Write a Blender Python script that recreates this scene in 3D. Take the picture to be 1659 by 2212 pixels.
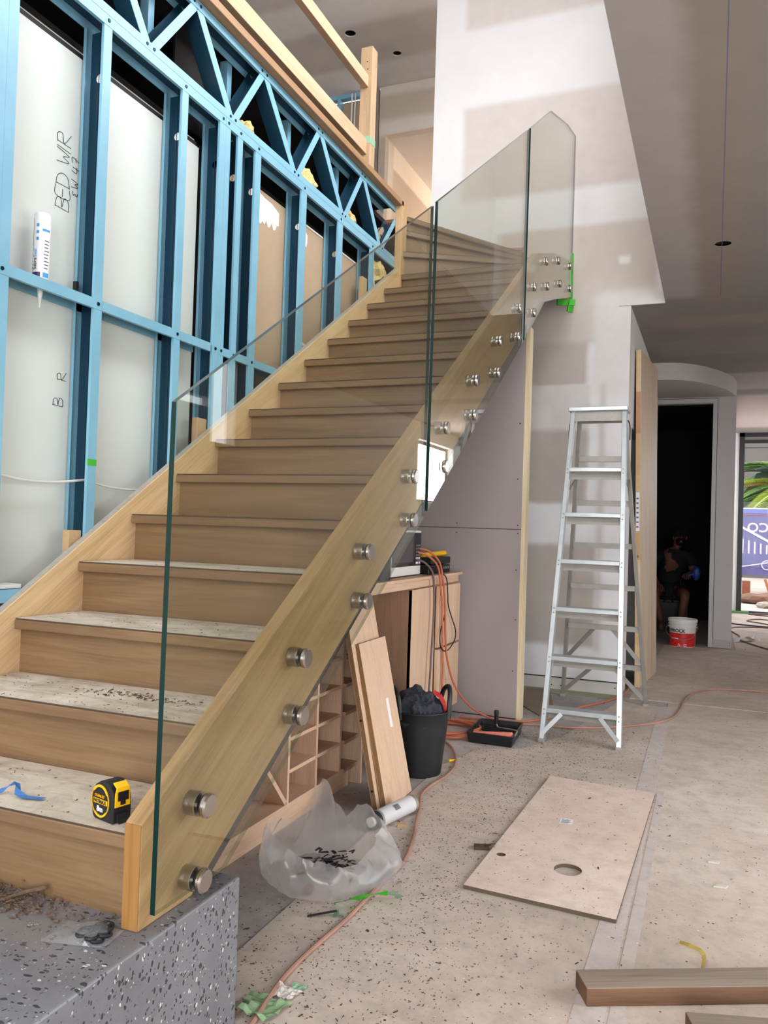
import bpy, bmesh, math, random
from mathutils import Vector, Matrix, noise
from mathutils.geometry import tessellate_polygon
random.seed(7)
S = bpy.context.scene
for o in list(bpy.data.objects): bpy.data.objects.remove(o)

# ------------------------------------------------------------------ camera
cam = bpy.data.cameras.new('camera'); camo = bpy.data.objects.new('camera', cam); S.collection.objects.link(camo)
Fv = Vector((-0.378985, 0.925196, 0.019548)); Rv = Vector((0.925149, 0.378302, 0.031395)); Uv = Vector((-0.021651, -0.029983, 0.999316))
camo.matrix_world = Matrix(((Rv.x, Uv.x, -Fv.x, 1.08291), (Rv.y, Uv.y, -Fv.y, -1.33648), (Rv.z, Uv.z, -Fv.z, 1.16927), (0, 0, 0, 1)))
cam.sensor_fit = 'VERTICAL'; cam.sensor_height = 24.0; cam.lens = 24.0 * 1740.38 / 2212.0
cam.clip_start = 0.02; cam.clip_end = 200
S.camera = camo

# ------------------------------------------------------------------ sky, window light, fill lamps, exposure
SKY = 4.2
w = bpy.data.worlds.new('overcast_sky'); S.world = w; w.use_nodes = True
bg = w.node_tree.nodes['Background']; bg.inputs[0].default_value = (0.93, 0.97, 1.0, 1); bg.inputs[1].default_value = SKY
def area(name, loc, rot, sx, sy, power, col=(0.95, 0.975, 1.0), portal=False):
    l = bpy.data.lights.new(name, 'AREA'); l.shape = 'RECTANGLE'; l.size = sx; l.size_y = sy; l.energy = power; l.color = col
    if portal: l.cycles.is_portal = True
    o = bpy.data.objects.new(name, l); S.collection.objects.link(o); o.location = loc; o.rotation_euler = rot
    return o
R90 = math.pi / 2
area('daylight_front_window', (2.0, -4.62, 1.35), (R90, 0, 0), 2.4, 2.4, 175)
area('daylight_high_window', (-0.15, -4.62, 4.35), (R90, 0, 0), 1.5, 2.5, 150)
area('daylight_side_window', (3.52, 1.9, 1.25), (R90, 0, R90), 2.8, 2.3, 42)
area('rear_zone_fill', (3.52, 11.5, 2.1), (R90, 0, R90), 1.6, 0.9, 45)  # lamp added out of view to lift the dim rear zone
area('daylight_void_window', (0.83, 1.9, 4.7), (R90, 0, R90), 3.5, 1.9, 80)
area('daylight_hall_glazing', (2.45, 12.82, 1.4), (R90, 0, math.pi), 1.9, 2.6, 0, portal=True)
area('upper_hall_fill', (-1.35, 10.35, 4.4), (R90, 0, math.pi), 1.6, 1.6, 125, (1.0, 0.9, 0.78))  # warm lamp added unseen inside the upper hall to brighten its walls
S.view_settings.view_transform = 'Standard'; S.view_settings.look = 'None'
S.view_settings.exposure = 0.12; S.view_settings.gamma = 1.0; S.view_settings.use_curve_mapping = False
cy = S.cycles
cy.use_denoising = True; cy.max_bounces = 9; cy.diffuse_bounces = 5; cy.glossy_bounces = 4; cy.transmission_bounces = 6
cy.transparent_max_bounces = 20; cy.caustics_reflective = False; cy.caustics_refractive = False; cy.sample_clamp_indirect = 6.0

# ------------------------------------------------------------------ helpers: materials
def C(h, a=1.0):
    h = h.lstrip('#'); v = [int(h[i:i + 2], 16) / 255 for i in (0, 2, 4)]
    return tuple(x / 12.92 if x <= .04045 else ((x + .055) / 1.055) ** 2.4 for x in v) + (a,)
class Mat:
    def __init__(s, name, rough=.5, metal=0.0, spec=.5):
        s.m = bpy.data.materials.new(name); s.m.use_nodes = True; s.nt = s.m.node_tree
        s.b = s.nt.nodes['Principled BSDF']; s.b.inputs['Roughness'].default_value = rough
        s.b.inputs['Metallic'].default_value = metal; s.b.inputs['Specular IOR Level'].default_value = spec
        s.out = s.nt.nodes['Material Output']
    def n(s, t, **k):
        x = s.nt.nodes.new(t)
        for a, v in k.items(): setattr(x, a, v)
        return x
    def l(s, a, b): s.nt.links.new(a, b)
    def val(s, sock, v):
        if hasattr(v, 'is_linked') or isinstance(v, bpy.types.NodeSocket): s.l(v, sock)
        else: sock.default_value = v
    def math(s, op, a, b=0.0, c=None, clamp=False):
        x = s.n('ShaderNodeMath', operation=op, use_clamp=clamp); s.val(x.inputs[0], a); s.val(x.inputs[1], b)
        if c is not None: s.val(x.inputs[2], c)
        return x.outputs[0]
    def mix(s, f, a, b, mode='MIX'):
        x = s.n('ShaderNodeMix', data_type='RGBA', blend_type=mode); s.val(x.inputs[0], f); s.val(x.inputs[6], a); s.val(x.inputs[7], b)
        return x.outputs[2]
    def coords(s, scale=(1, 1, 1), rot=None, rand=0.0):
        tc = s.n('ShaderNodeTexCoord'); v = tc.outputs['Object']
        if rand:
            oi = s.n('ShaderNodeObjectInfo'); add = s.n('ShaderNodeVectorMath', operation='ADD')
            mul = s.math('MULTIPLY', oi.outputs['Random'], rand)
            cb = s.n('ShaderNodeCombineXYZ'); s.l(mul, cb.inputs[0]); s.l(mul, cb.inputs[1]); s.l(mul, cb.inputs[2])
            s.l(v, add.inputs[0]); s.l(cb.outputs[0], add.inputs[1]); v = add.outputs[0]
        if rot:
            mp = s.n('ShaderNodeMapping'); mp.inputs['Rotation'].default_value = rot; s.l(v, mp.inputs[0]); v = mp.outputs[0]
        mp = s.n('ShaderNodeMapping'); mp.inputs['Scale'].default_value = scale; s.l(v, mp.inputs[0])
        return mp.outputs[0]
    def noise(s, vec, scale, detail=3, rough=.5, dist=0.0):
        x = s.n('ShaderNodeTexNoise'); x.inputs['Scale'].default_value = scale; x.inputs['Detail'].default_value = detail
        x.inputs['Roughness'].default_value = rough; x.inputs['Distortion'].default_value = dist; s.l(vec, x.inputs['Vector'])
        return x.outputs['Fac']
    def ramp(s, f, stops, interp='LINEAR'):
        r = s.n('ShaderNodeValToRGB'); r.color_ramp.interpolation = interp; e = r.color_ramp.elements
        while len(e) < len(stops): e.new(.5)
        for i, (p, c) in enumerate(stops): e[i].position = p; e[i].color = c
        s.val(r.inputs[0], f); return r.outputs[0]
    def col(s, c): s.val(s.b.inputs['Base Color'], c)
    def bump(s, h, strength=.2, dist=.01):
        b = s.n('ShaderNodeBump'); b.inputs['Strength'].default_value = strength; b.inputs['Distance'].default_value = dist
        s.l(h, b.inputs['Height']); s.l(b.outputs[0], s.b.inputs['Normal'])
def dk(c, f): return (c[0] * f, c[1] * f, c[2] * f, 1)
def paint(name, col, rough=.5, metal=0.0, var=.12, scale=6, bump=0.0, spec=.5, bscale=60):
    M = Mat(name, rough, metal, spec); v = M.coords(); f = M.noise(v, scale, 4, .6)
    M.col(M.ramp(f, [(.3, dk(col, 1 - var)), (.7, dk(col, 1 + var * .5))]))
    if bump: M.bump(M.noise(v, bscale, 3, .6), bump, .004)
    return M.m
def wood(name, light, mid, dark, axis='x', rot=None, scale=1.0, rough=.45, bump=.08, knots=False):
    M = Mat(name, rough, 0, .35)
    al, ac = 1.1 * scale, 15 * scale
    def sc(a, b): return tuple(a if 'xyz'[i] == axis else b for i in range(3))
    f1 = M.noise(M.coords(sc(al, ac), rot, 13.7), 1.0, 5, .62, .9)
    f2 = M.noise(M.coords(sc(5 * scale, 190 * scale), rot, 5.1), 1.0, 3, .6)
    f3 = M.noise(M.coords(sc(.5, 2.2), rot, 9.3), 1.0, 2, .5)
    c = M.ramp(f1, [(.25, dark), (.48, mid), (.72, light)])
    c = M.mix(M.ramp(f2, [(.36, (1, 1, 1, 1)), (.58, (0, 0, 0, 1))]), c, dk(dark, .8))
    nx = M.n('ShaderNodeMix', data_type='RGBA'); nx.inputs[0].default_value = .75
    g = M.ramp(f2, [(.35, (.72, .68, .62, 1)), (.55, (1, 1, 1, 1))])
    base = M.ramp(f1, [(.25, dark), (.48, mid), (.72, light)])
    c = M.mix(.55, base, g, 'MULTIPLY')
    c = M.mix(M.ramp(f3, [(.35, (.0, .0, .0, 1)), (.7, (.35, .35, .35, 1))]), c, light)
    M.col(c)
    if bump: M.bump(f2, bump, .003)
    return M.m
def plaster(name, base, patches=(), rough=.75, wob=.05, u='x', v='z', var=.06, extra=None):
    """patches: (u0,u1,v0,v1,colour,softness) - bare board and stopping compound, each where it really is on the wall"""
    M = Mat(name, rough, 0, .25); vec = M.coords()
    f = M.noise(vec, 2.2, 5, .6); fine = M.noise(vec, 9, 4, .65)
    c = M.ramp(f, [(.3, dk(base, 1 - var)), (.7, dk(base, 1 + var * .4))])
    sp = M.n('ShaderNodeSeparateXYZ'); M.l(vec, sp.inputs[0]); ix = {'x': 0, 'y': 1, 'z': 2}
    wv = M.math('MULTIPLY', M.math('SUBTRACT', M.noise(vec, 5, 5, .65), .5), wob * 2)
    U = M.math('ADD', sp.outputs[ix[u]], wv); V = M.math('ADD', sp.outputs[ix[v]], M.math('MULTIPLY', wv, -.8))
    def sst(x, a, b):
        r = M.n('ShaderNodeMapRange', interpolation_type='SMOOTHSTEP'); M.l(x, r.inputs[0]); r.inputs[1].default_value = a; r.inputs[2].default_value = b
        return r.outputs[0]
    for (u0, u1, v0, v1, cc, s) in patches:
        k = M.math('MULTIPLY', sst(U, u0 - s, u0 + s), M.math('SUBTRACT', 1.0, sst(U, u1 - s, u1 + s)))
        k2 = M.math('MULTIPLY', sst(V, v0 - s, v0 + s), M.math('SUBTRACT', 1.0, sst(V, v1 - s, v1 + s)))
        k = M.math('MULTIPLY', k, k2)
        tint = M.ramp(fine, [(.3, dk(cc, .96)), (.7, dk(cc, 1.03))])
        c = M.mix(k, c, tint)
    M.col(c); M.bump(fine, .05, .004)
    return M.m
def metal(name, col, rough=.3, brushed=None):
    M = Mat(name, rough, 1.0)
    if brushed:
        f = M.noise(M.coords(brushed), 1.0, 3, .6); M.col(M.ramp(f, [(.3, dk(col, .8)), (.7, dk(col, 1.1))])); M.bump(f, .05, .002)
    else: M.col(col)
    return M.m
def schlick(M, f0, top=1.0):
    g = M.n('ShaderNodeNewGeometry'); d = M.n('ShaderNodeVectorMath', operation='DOT_PRODUCT'); M.l(g.outputs['Normal'], d.inputs[0]); M.l(g.outputs['Incoming'], d.inputs[1])
    c = M.math('SUBTRACT', 1.0, M.math('ABSOLUTE', d.outputs['Value'])); return M.math('MULTIPLY_ADD', M.math('POWER', c, 5.0), top - f0, f0, clamp=True)
def panes(name, tint, f0=.04, refl=1.0):
    M = Mat(name); nt = M.nt; nt.nodes.remove(M.b)
    t = M.n('ShaderNodeBsdfTransparent'); t.inputs[0].default_value = tint
    g = M.n('ShaderNodeBsdfGlossy'); g.inputs['Roughness'].default_value = 0.0; g.inputs[0].default_value = (refl, refl, refl, 1)
    m = M.n('ShaderNodeMixShader'); M.l(schlick(M, f0), m.inputs[0]); M.l(t.outputs[0], m.inputs[1]); M.l(g.outputs[0], m.inputs[2]); M.l(m.outputs[0], M.out.inputs[0])
    return M.m
def film(name, tint, clear=.6, white=(.9, .9, .9, 1), rough=.25, f0=.03):
    M = Mat(name); nt = M.nt; nt.nodes.remove(M.b)
    t = M.n('ShaderNodeBsdfTransparent'); t.inputs[0].default_value = tint
    d = M.n('ShaderNodeBsdfDiffuse'); d.inputs[0].default_value = white
    tr = M.n('ShaderNodeBsdfTranslucent'); tr.inputs[0].default_value = white
    g = M.n('ShaderNodeBsdfGlossy'); g.inputs['Roughness'].default_value = rough
    a = M.n('ShaderNodeMixShader'); a.inputs[0].default_value = .5; M.l(d.outputs[0], a.inputs[1]); M.l(tr.outputs[0], a.inputs[2])
    b = M.n('ShaderNodeMixShader'); b.inputs[0].default_value = clear; M.l(a.outputs[0], b.inputs[1]); M.l(t.outputs[0], b.inputs[2])
    e = M.n('ShaderNodeMixShader'); M.l(schlick(M, f0, .6), e.inputs[0]); M.l(b.outputs[0], e.inputs[1]); M.l(g.outputs[0], e.inputs[2]); M.l(e.outputs[0], M.out.inputs[0])
    return M.m

# ------------------------------------------------------------------ helpers: geometry
WL = {}
class B:
    def __init__(s): s.v = []; s.f = []; s.mi = []
    def add(s, vs, fs, mi=0):
        o = len(s.v); s.v += [Vector(p) for p in vs]
        for f in fs: s.f.append([i + o for i in f]); s.mi.append(mi)
        return s
    def box(s, x0, x1, y0, y1, z0, z1, mi=0):
        return s.add([(x0, y0, z0), (x1, y0, z0), (x1, y1, z0), (x0, y1, z0), (x0, y0, z1), (x1, y0, z1), (x1, y1, z1), (x0, y1, z1)],
                     [(0, 3, 2, 1), (4, 5, 6, 7), (0, 1, 5, 4), (1, 2, 6, 5), (2, 3, 7, 6), (3, 0, 4, 7)], mi)
    def obox(s, o, a, b, c, mi=0):
        """box spanned from corner o by vectors a,b,c"""
        o, a, b, c = map(Vector, (o, a, b, c))
        return s.add([o, o + a, o + a + b, o + b, o + c, o + a + c, o + a + b + c, o + b + c],
                     [(0, 3, 2, 1), (4, 5, 6, 7), (0, 1, 5, 4), (1, 2, 6, 5), (2, 3, 7, 6), (3, 0, 4, 7)], mi)
    def plate(s, outer, holes, axis, a0, a1, mi=0, side_mi=None):
        loops = [list(outer)] + [list(h) for h in holes]
        def P(p, a):
            if axis == 'x': return (a, p[0], p[1])
            if axis == 'y': return (p[0], a, p[1])
            return (p[0], p[1], a)
        tri = tessellate_polygon([[Vector((p[0], p[1], 0)) for p in L] for L in loops])
        flat = [p for L in loops for p in L]; n = len(flat)
        s.add([P(p, a0) for p in flat] + [P(p, a1) for p in flat], [tuple(t) for t in tri] + [tuple(i + n for i in reversed(t)) for t in tri], mi)
        k = 0; sm = mi if side_mi is None else side_mi
        for L in loops:
            m = len(L)
            for i in range(m):
                j = (i + 1) % m
                s.add([P(L[i], a0), P(L[j], a0), P(L[j], a1), P(L[i], a1)], [(0, 1, 2, 3)], sm)
        return s
    def cyl(s, p0, p1, r0, r1=None, n=20, mi=0, caps=True, cap_mi=None):
        p0, p1 = Vector(p0), Vector(p1); r1 = r0 if r1 is None else r1
        d = (p1 - p0).normalized(); u = d.orthogonal().normalized(); v = d.cross(u)
        vs = []
        for p, r in ((p0, r0), (p1, r1)):
            for i in range(n):
                a = 2 * math.pi * i / n; vs.append(p + u * (r * math.cos(a)) + v * (r * math.sin(a)))
        s.add(vs, [(i, (i + 1) % n, (i + 1) % n + n, i + n) for i in range(n)], mi)
        if caps:
            cm = mi if cap_mi is None else cap_mi
            s.add(vs[:n], [tuple(reversed(range(n)))], cm); s.add(vs[n:], [tuple(range(n))], cm)
        return s
    def tube(s, pts, r, n=8, smooth=True, sub=5, mi=0, flat=1.0):
        pts = [Vector(p) for p in pts]
        if smooth and len(pts) > 2:
            q = []; P = [pts[0]] + pts + [pts[-1]]
            for i in range(1, len(P) - 2):
                for k in range(sub):
                    t = k / sub; a, b, c, d = P[i - 1], P[i], P[i + 1], P[i + 2]
                    q.append(.5 * ((2 * b) + (-a + c) * t + (2 * a - 5 * b + 4 * c - d) * t * t + (-a + 3 * b - 3 * c + d) * t ** 3))
            q.append(pts[-1]); pts = q
        vs = []; u = None
        for i, p in enumerate(pts):
            t = (pts[min(i + 1, len(pts) - 1)] - pts[max(i - 1, 0)]).normalized()
            if u is None: u = t.orthogonal().normalized()
            u = (u - t * u.dot(t)); u = u.normalized() if u.length > 1e-6 else t.orthogonal().normalized()
            v = t.cross(u); rr = r[i * (len(r) - 1) // max(1, len(pts) - 1)] if isinstance(r, (list, tuple)) else r
            for k in range(n):
                a = 2 * math.pi * k / n; vs.append(p + u * (rr * math.cos(a)) + v * (rr * flat * math.sin(a)))
        m = len(pts)
        s.add(vs, [(i * n + k, i * n + (k + 1) % n, (i + 1) * n + (k + 1) % n, (i + 1) * n + k) for i in range(m - 1) for k in range(n)] +
              [tuple(reversed(range(n))), tuple(range((m - 1) * n, m * n))], mi)
        return s
    def lathe(s, prof, c, n=32, axis='z', mi=0):
        c = Vector(c); vs = []
        for (r, h) in prof:
            for k in range(n):
                a = 2 * math.pi * k / n; x, y = r * math.cos(a), r * math.sin(a)
                vs.append(c + (Vector((x, y, h)) if axis == 'z' else Vector((h, x, y)) if axis == 'x' else Vector((x, h, y))))
        m = len(prof)
        return s.add(vs, [(i * n + k, i * n + (k + 1) % n, (i + 1) * n + (k + 1) % n, (i + 1) * n + k) for i in range(m - 1) for k in range(n)], mi)
    def blob(s, c, r, sub=2, amp=.3, freq=3.0, mi=0, seed=0.0):
        bm = bmesh.new(); bmesh.ops.create_icosphere(bm, subdivisions=sub, radius=1.0)
        c = Vector(c); vs = []
        for v in bm.verts:
            d = v.co.normalized(); k = 1 + amp * noise.noise(d * freq + Vector((seed, seed * 2, seed * 3)))
            vs.append(c + Vector((d.x * r[0], d.y * r[1], d.z * r[2])) * k)
        bm.verts.index_update(); fs = [tuple(v.index for v in f.verts) for f in bm.faces]; bm.free()
        return s.add(vs, fs, mi)
    def build(s, name, mats, parent=None, loc=None, smooth=False, bevel=0.0, kind=None, weld=True, sharp=.48):
        base = Vector((0, 0, 0))
        if parent is not None: base = WL[parent.name].copy()
        org = Vector(loc) if loc is not None else base
        me = bpy.data.meshes.new(name); me.from_pydata([v - org for v in s.v], [], s.f)
        for m in (mats if isinstance(mats, (list, tuple)) else [mats]): me.materials.append(m)
        for p, k in zip(me.polygons, s.mi): p.material_index = k
        bm = bmesh.new(); bm.from_mesh(me)
        if weld: bmesh.ops.remove_doubles(bm, verts=bm.verts, dist=1e-5)
        bmesh.ops.recalc_face_normals(bm, faces=bm.faces)
        if smooth:
            for f in bm.faces: f.smooth = True
            for e in bm.edges:
                if len(e.link_faces) == 2 and e.calc_face_angle(0) > sharp: e.smooth = False
        bm.to_mesh(me); bm.free()
        o = bpy.data.objects.new(name, me); S.collection.objects.link(o)
        o.location = org - base if parent is not None else org
        if parent is not None: o.parent = parent
        WL[o.name] = org.copy()
        if bevel:
            b = o.modifiers.new('bevel', 'BEVEL'); b.width = bevel; b.segments = 2; b.limit_method = 'ANGLE'; b.angle_limit = .6
        if kind: o['kind'] = kind
        return o
def tag(o, label, cat, group=None, kind=None):
    o['label'] = label; o['category'] = cat
    if group: o['group'] = group
    if kind: o['kind'] = kind
    return o
def thing(name, label, cat, loc=(0, 0, 0), group=None):
    o = bpy.data.objects.new(name, None); S.collection.objects.link(o); o.location = loc; o.empty_display_size = .05
    WL[o.name] = Vector(loc); return tag(o, label, cat, group)
def dup(src, parent, dpos):
    """copy of a part (and its sub-parts) with shared meshes, shifted"""
    c = src.copy(); S.collection.objects.link(c); c.parent = parent; c.location = src.location + Vector(dpos); WL[c.name] = WL[src.name] + Vector(dpos)
    for ch in src.children:
        d = ch.copy(); S.collection.objects.link(d); d.parent = c
    return c
def text(body, size, mat, parent, pos, xd, yd, name='lettering', extr=.0004, align='LEFT', bold=0.0, sx=1.0):
    cu = bpy.data.curves.new('t', 'FONT'); cu.body = body; cu.size = size; cu.extrude = extr; cu.align_x = align; cu.offset = bold; cu.resolution_u = 3
    to = bpy.data.objects.new('t', cu); S.collection.objects.link(to)
    dg = bpy.context.evaluated_depsgraph_get(); me = bpy.data.meshes.new_from_object(to.evaluated_get(dg)); bpy.data.objects.remove(to)
    xd, yd = Vector(xd).normalized(), Vector(yd).normalized(); zd = xd.cross(yd); b = B()
    b.add([Vector(pos) + xd * (v.co.x * sx) + yd * v.co.y + zd * v.co.z for v in me.vertices], [tuple(p.vertices) for p in me.polygons])
    bpy.data.meshes.remove(me)
    return b.build(name, mat, parent)
def circ(cx, cy, r, n=24, r2=None): return [(cx + r * math.cos(2 * math.pi * i / n), cy + (r2 or r) * math.sin(2 * math.pi * i / n)) for i in range(n)]
def rect(x0, x1, y0, y1): return [(x0, y0), (x1, y0), (x1, y1), (x0, y1)]
def struct(b, name, mat, **k): return b.build(name, mat, kind='structure', **k)

# ------------------------------------------------------------------ materials
WHITE = C('#e9e7e6'); BOARD = C('#c9bfb7'); COMP = C('#e3dedb')
m_wall = plaster('white_board_wall', C('#e6e3e3'), [
    (-.845, .25, 5.18, 7, C('#d3cac4'), .035), (-.84, .8, 3.79, 4.55, C('#d2c8c2'), .035), (-.55, .66, 2.6, 3.5, C('#cfc4bc'), .03),
    (.22, .9, 2.2, 2.98, C('#dcd7d4'), .05), (-.8, .18, 2.28, 2.62, C('#bdb2a8'), .03), (-1.0, .2, 1.40, 2.285, C('#d9d3d0'), .02), (-1.0, .2, 1.40, 2.285, C('#d6d0cc'), .02),
    (-1.0, .195, 1.4, 1.95, C('#b9aea4'), .03), (-1.0, .28, .33, 1.085, C('#b9afa5'), .03), (.28, .32, .3, 2.3, C('#cbc4c0'), .03), (.39, .47, 3.18, 3.24, C('#ebe7e4'), .02)], wob=.02)
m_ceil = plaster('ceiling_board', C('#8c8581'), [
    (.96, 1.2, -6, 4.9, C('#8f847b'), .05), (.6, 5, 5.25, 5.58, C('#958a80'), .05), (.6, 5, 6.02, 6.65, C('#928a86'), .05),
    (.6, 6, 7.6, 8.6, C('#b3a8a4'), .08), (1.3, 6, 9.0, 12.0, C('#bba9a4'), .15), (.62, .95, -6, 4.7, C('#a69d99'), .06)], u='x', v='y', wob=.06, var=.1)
m_upceil = plaster('upper_ceiling_board', C('#d2c8c0'), [(-6, 0, 5.15, 5.6, C('#e6e0dc'), .07), (-6, 0, 6.25, 6.7, C('#e6e0dc'), .07), (-6, 0, 3.9, 4.3, C('#e6e0dc'), .07),
    (-2.15, -1.98, 5.95, 6.12, C('#c8c1bb'), .04), (-2.75, -2.6, 5.6, 5.8, C('#c8c1bb'), .05)], u='x', v='y', wob=.05, var=.08)
m_upwall = plaster('upper_hall_board', C('#b6a899'), [(-4, 0, 5.45, 5.62, C('#cfc5ba'), .05), (-4, 0, 5.9, 6.1, C('#cbc2b9'), .04)], wob=.03)
m_hallwall = plaster('upper_hall_side_board', C('#c9b6a3'), [(6, 12, 5.2, 5.5, C('#efe4d4'), .02), (6.0, 6.95, 3, 5.5, C('#d8cabb'), .04)], u='y', v='z', wob=.015)
m_grey = plaster('grey_moisture_board', C('#a69b99'), [], var=.05)
m_white = paint('white_paint', C('#e4e2e1'), .6, var=.04)
m_lining = plaster('white_lining_board', C('#d3d7d2'), [], var=.03, rough=.35)
m_brown = paint('brown_board_paper', C('#b79d83'), .8, var=.08, scale=3)
m_torn = paint('torn_white_paper', C('#e2dedc'), .8, var=.05)
m_dark = paint('void_shade', C('#1c1613'), .9, var=.2)  # near-black brown carries the shade of the floor cavity in its colour
m_darkroom = paint('dark_room_shade', C('#0f0b0a'), .9, var=.2)  # near-black walls: darkness of the unlit rooms put into the colour
m_blackframe = paint('black_frame', C('#1a181a'), .45, var=.1)
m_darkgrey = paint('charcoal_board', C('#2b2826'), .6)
# blue steel
M = Mat('blue_steel', .34, .0, .6); v = M.coords(); f = M.noise(v, 5, 4, .6)
M.col(M.ramp(f, [(.3, C('#76a9c1')), (.7, C('#82b5cb'))])); m_blue = M.m
m_blueshade = paint('blue_steel_shaded', C('#17394c'), .38, var=.06)  # same steel darkened: shade of the inner faces put into the colour
m_screw = metal('dark_screw', C('#1f3a44'), .4)
# oak and timbers
SL = math.atan2(.165, .25546)
oakL, oakM, oakD = C('#c39c6e'), C('#b18a5e'), C('#98744b')
m_oak_slope = wood('oak_stringer', C('#b99a70'), C('#a6865b'), C('#83653f'), 'y', (-SL, 0, 0), 1.0)
m_oak_lit = wood('oak_stringer_lit', C('#e3c59c'), C('#d6b588'), C('#b8956a'), 'y', (-SL, 0, 0), 1.0)  # same oak made paler: stronger light on the wall stringer is in the colour
m_oak_x = wood('oak_tread_shaded', C('#8b7052'), C('#7a5f44'), C('#5f4831'), 'x')  # same oak made darker: shade on the risers is in the colour
m_oak_end = wood('oak_end_grain', C('#a87c48'), C('#946a3a'), C('#70502c'), 'z', None, 1.6)
m_oak_z = wood('oak_lining', C('#d0ab80'), C('#c29b70'), C('#a8835a'), 'z')
m_oak_y = wood('oak_fascia', C('#a9825f'), C('#987250'), C('#7f5d40'), 'y')
m_pine_y = wood('pine_rail', C('#d3b394'), C('#c8a585'), C('#b38c6b'), 'y', None, .8)
m_pine_z = wood('pine_post', C('#c9ab8a'), C('#b99a78'), C('#a08362'), 'z', None, .9)
m_pine_pale = wood('pale_pine', C('#ecdcba'), C('#e2cfa8'), C('#cdb588'), 'z', None, .9)
m_lam_z = wood('pale_laminate_vertical', C('#e0bfa3'), C('#d6b498'), C('#c5a185'), 'z', None, 1.8, .5, .02)
m_lam_y = wood('pale_laminate_horizontal', C('#dfbda0'), C('#d4b194'), C('#c29d80'), 'y', None, 1.8, .5, .02)
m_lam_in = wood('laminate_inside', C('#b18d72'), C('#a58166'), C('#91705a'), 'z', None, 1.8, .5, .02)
m_mdf = paint('raw_mdf_edge', C('#8b6844'), .8, var=.1, scale=30)
m_door = wood('door_veneer', C('#d8c2a8'), C('#cdb599'), C('#bda284'), 'z', None, 1.4, .5, .02)
m_doorcore = wood('finger_jointed_edge', C('#d9ab72'), C('#cc9c62'), C('#b98850'), 'z', None, .7)
m_oldwood = wood('weathered_timber', C('#a09184'), C('#897a6d'), C('#66564a'), 'x', None, 1.3, .85, .4)
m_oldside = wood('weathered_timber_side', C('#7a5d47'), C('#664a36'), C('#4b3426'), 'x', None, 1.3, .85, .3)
m_packer = paint('timber_packer', C('#c3a27a'), .8, var=.15, scale=20)
# dusty cover
M = Mat('dusty_cover_sheet', .85, 0, .2); v = M.coords(rand=3.0)
f1 = M.noise(v, 7, 6, .7, .8); f2 = M.noise(M.coords((3, 14, 3), rand=7.0), 1.5, 5, .7)
c = M.ramp(f1, [(.3, C('#a79a89')), (.5, C('#c9beae')), (.68, C('#d8cec0'))])
c = M.mix(M.ramp(f2, [(.48, (0, 0, 0, 1)), (.68, (.6, .6, .6, 1))]), c, C('#85776a')); M.col(c); m_dust = M.m
m_coveredge = paint('cover_edge', C('#4a3a30'), .9)
# terrazzo
M = Mat('terrazzo', .35, 0, .45)
v = M.coords()
wp = M.n('ShaderNodeVectorMath', operation='ADD'); nz = M.n('ShaderNodeTexNoise'); nz.inputs['Scale'].default_value = 30; M.l(v, nz.inputs['Vector'])
ms = M.n('ShaderNodeVectorMath', operation='SCALE'); ms.inputs['Scale'].default_value = .016; M.l(nz.outputs['Color'], ms.inputs[0]); M.l(v, wp.inputs[0]); M.l(ms.outputs[0], wp.inputs[1])
base = M.ramp(M.noise(v, 6, 5, .6), [(.3, C('#6c6c71')), (.7, C('#7f7f84'))])
def chips(scale, thr, size, col, base, st):
    mp = M.n('ShaderNodeMapping'); mp.inputs['Scale'].default_value = st; mp.inputs['Rotation'].default_value = (.4, .7, .5); M.l(wp.outputs[0], mp.inputs[0])
    vo = M.n('ShaderNodeTexVoronoi'); vo.inputs['Scale'].default_value = scale; vo.inputs['Randomness'].default_value = 1; M.l(mp.outputs[0], vo.inputs['Vector'])
    sp = M.n('ShaderNodeSeparateColor'); M.l(vo.outputs['Color'], sp.inputs[0])
    k = M.math('MULTIPLY', M.math('LESS_THAN', sp.outputs[0], thr), M.math('LESS_THAN', vo.outputs['Distance'], M.math('MULTIPLY_ADD', sp.outputs[1], size, size * .45)))
    return M.mix(k, base, col)
base = chips(48, .42, .32, C('#38393d'), base, (1, 2.3, 1.5)); base = chips(70, .26, .27, C('#45464a'), base, (2.2, 1, 1.3)); base = chips(100, .2, .22, C('#55565a'), base, (1, 1.3, 2))
base = chips(60, .09, .29, C('#c4c2be'), base, (1.2, 2.2, 1.2)); base = chips(115, .09, .26, C('#a9a8a6'), base, (2, 1, 1.4))
dust = M.ramp(M.noise(v, 3.2, 5, .7), [(.5, (0, 0, 0, 1)), (.75, (.55, .55, .55, 1))])
geo = M.n('ShaderNodeNewGeometry'); sp = M.n('ShaderNodeSeparateXYZ'); M.l(geo.outputs['Normal'], sp.inputs[0])
M.col(M.mix(M.math('MULTIPLY', dust, M.math('MAXIMUM', sp.outputs[2], .0)), base, C('#8f8377'))); m_terr = M.m
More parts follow.
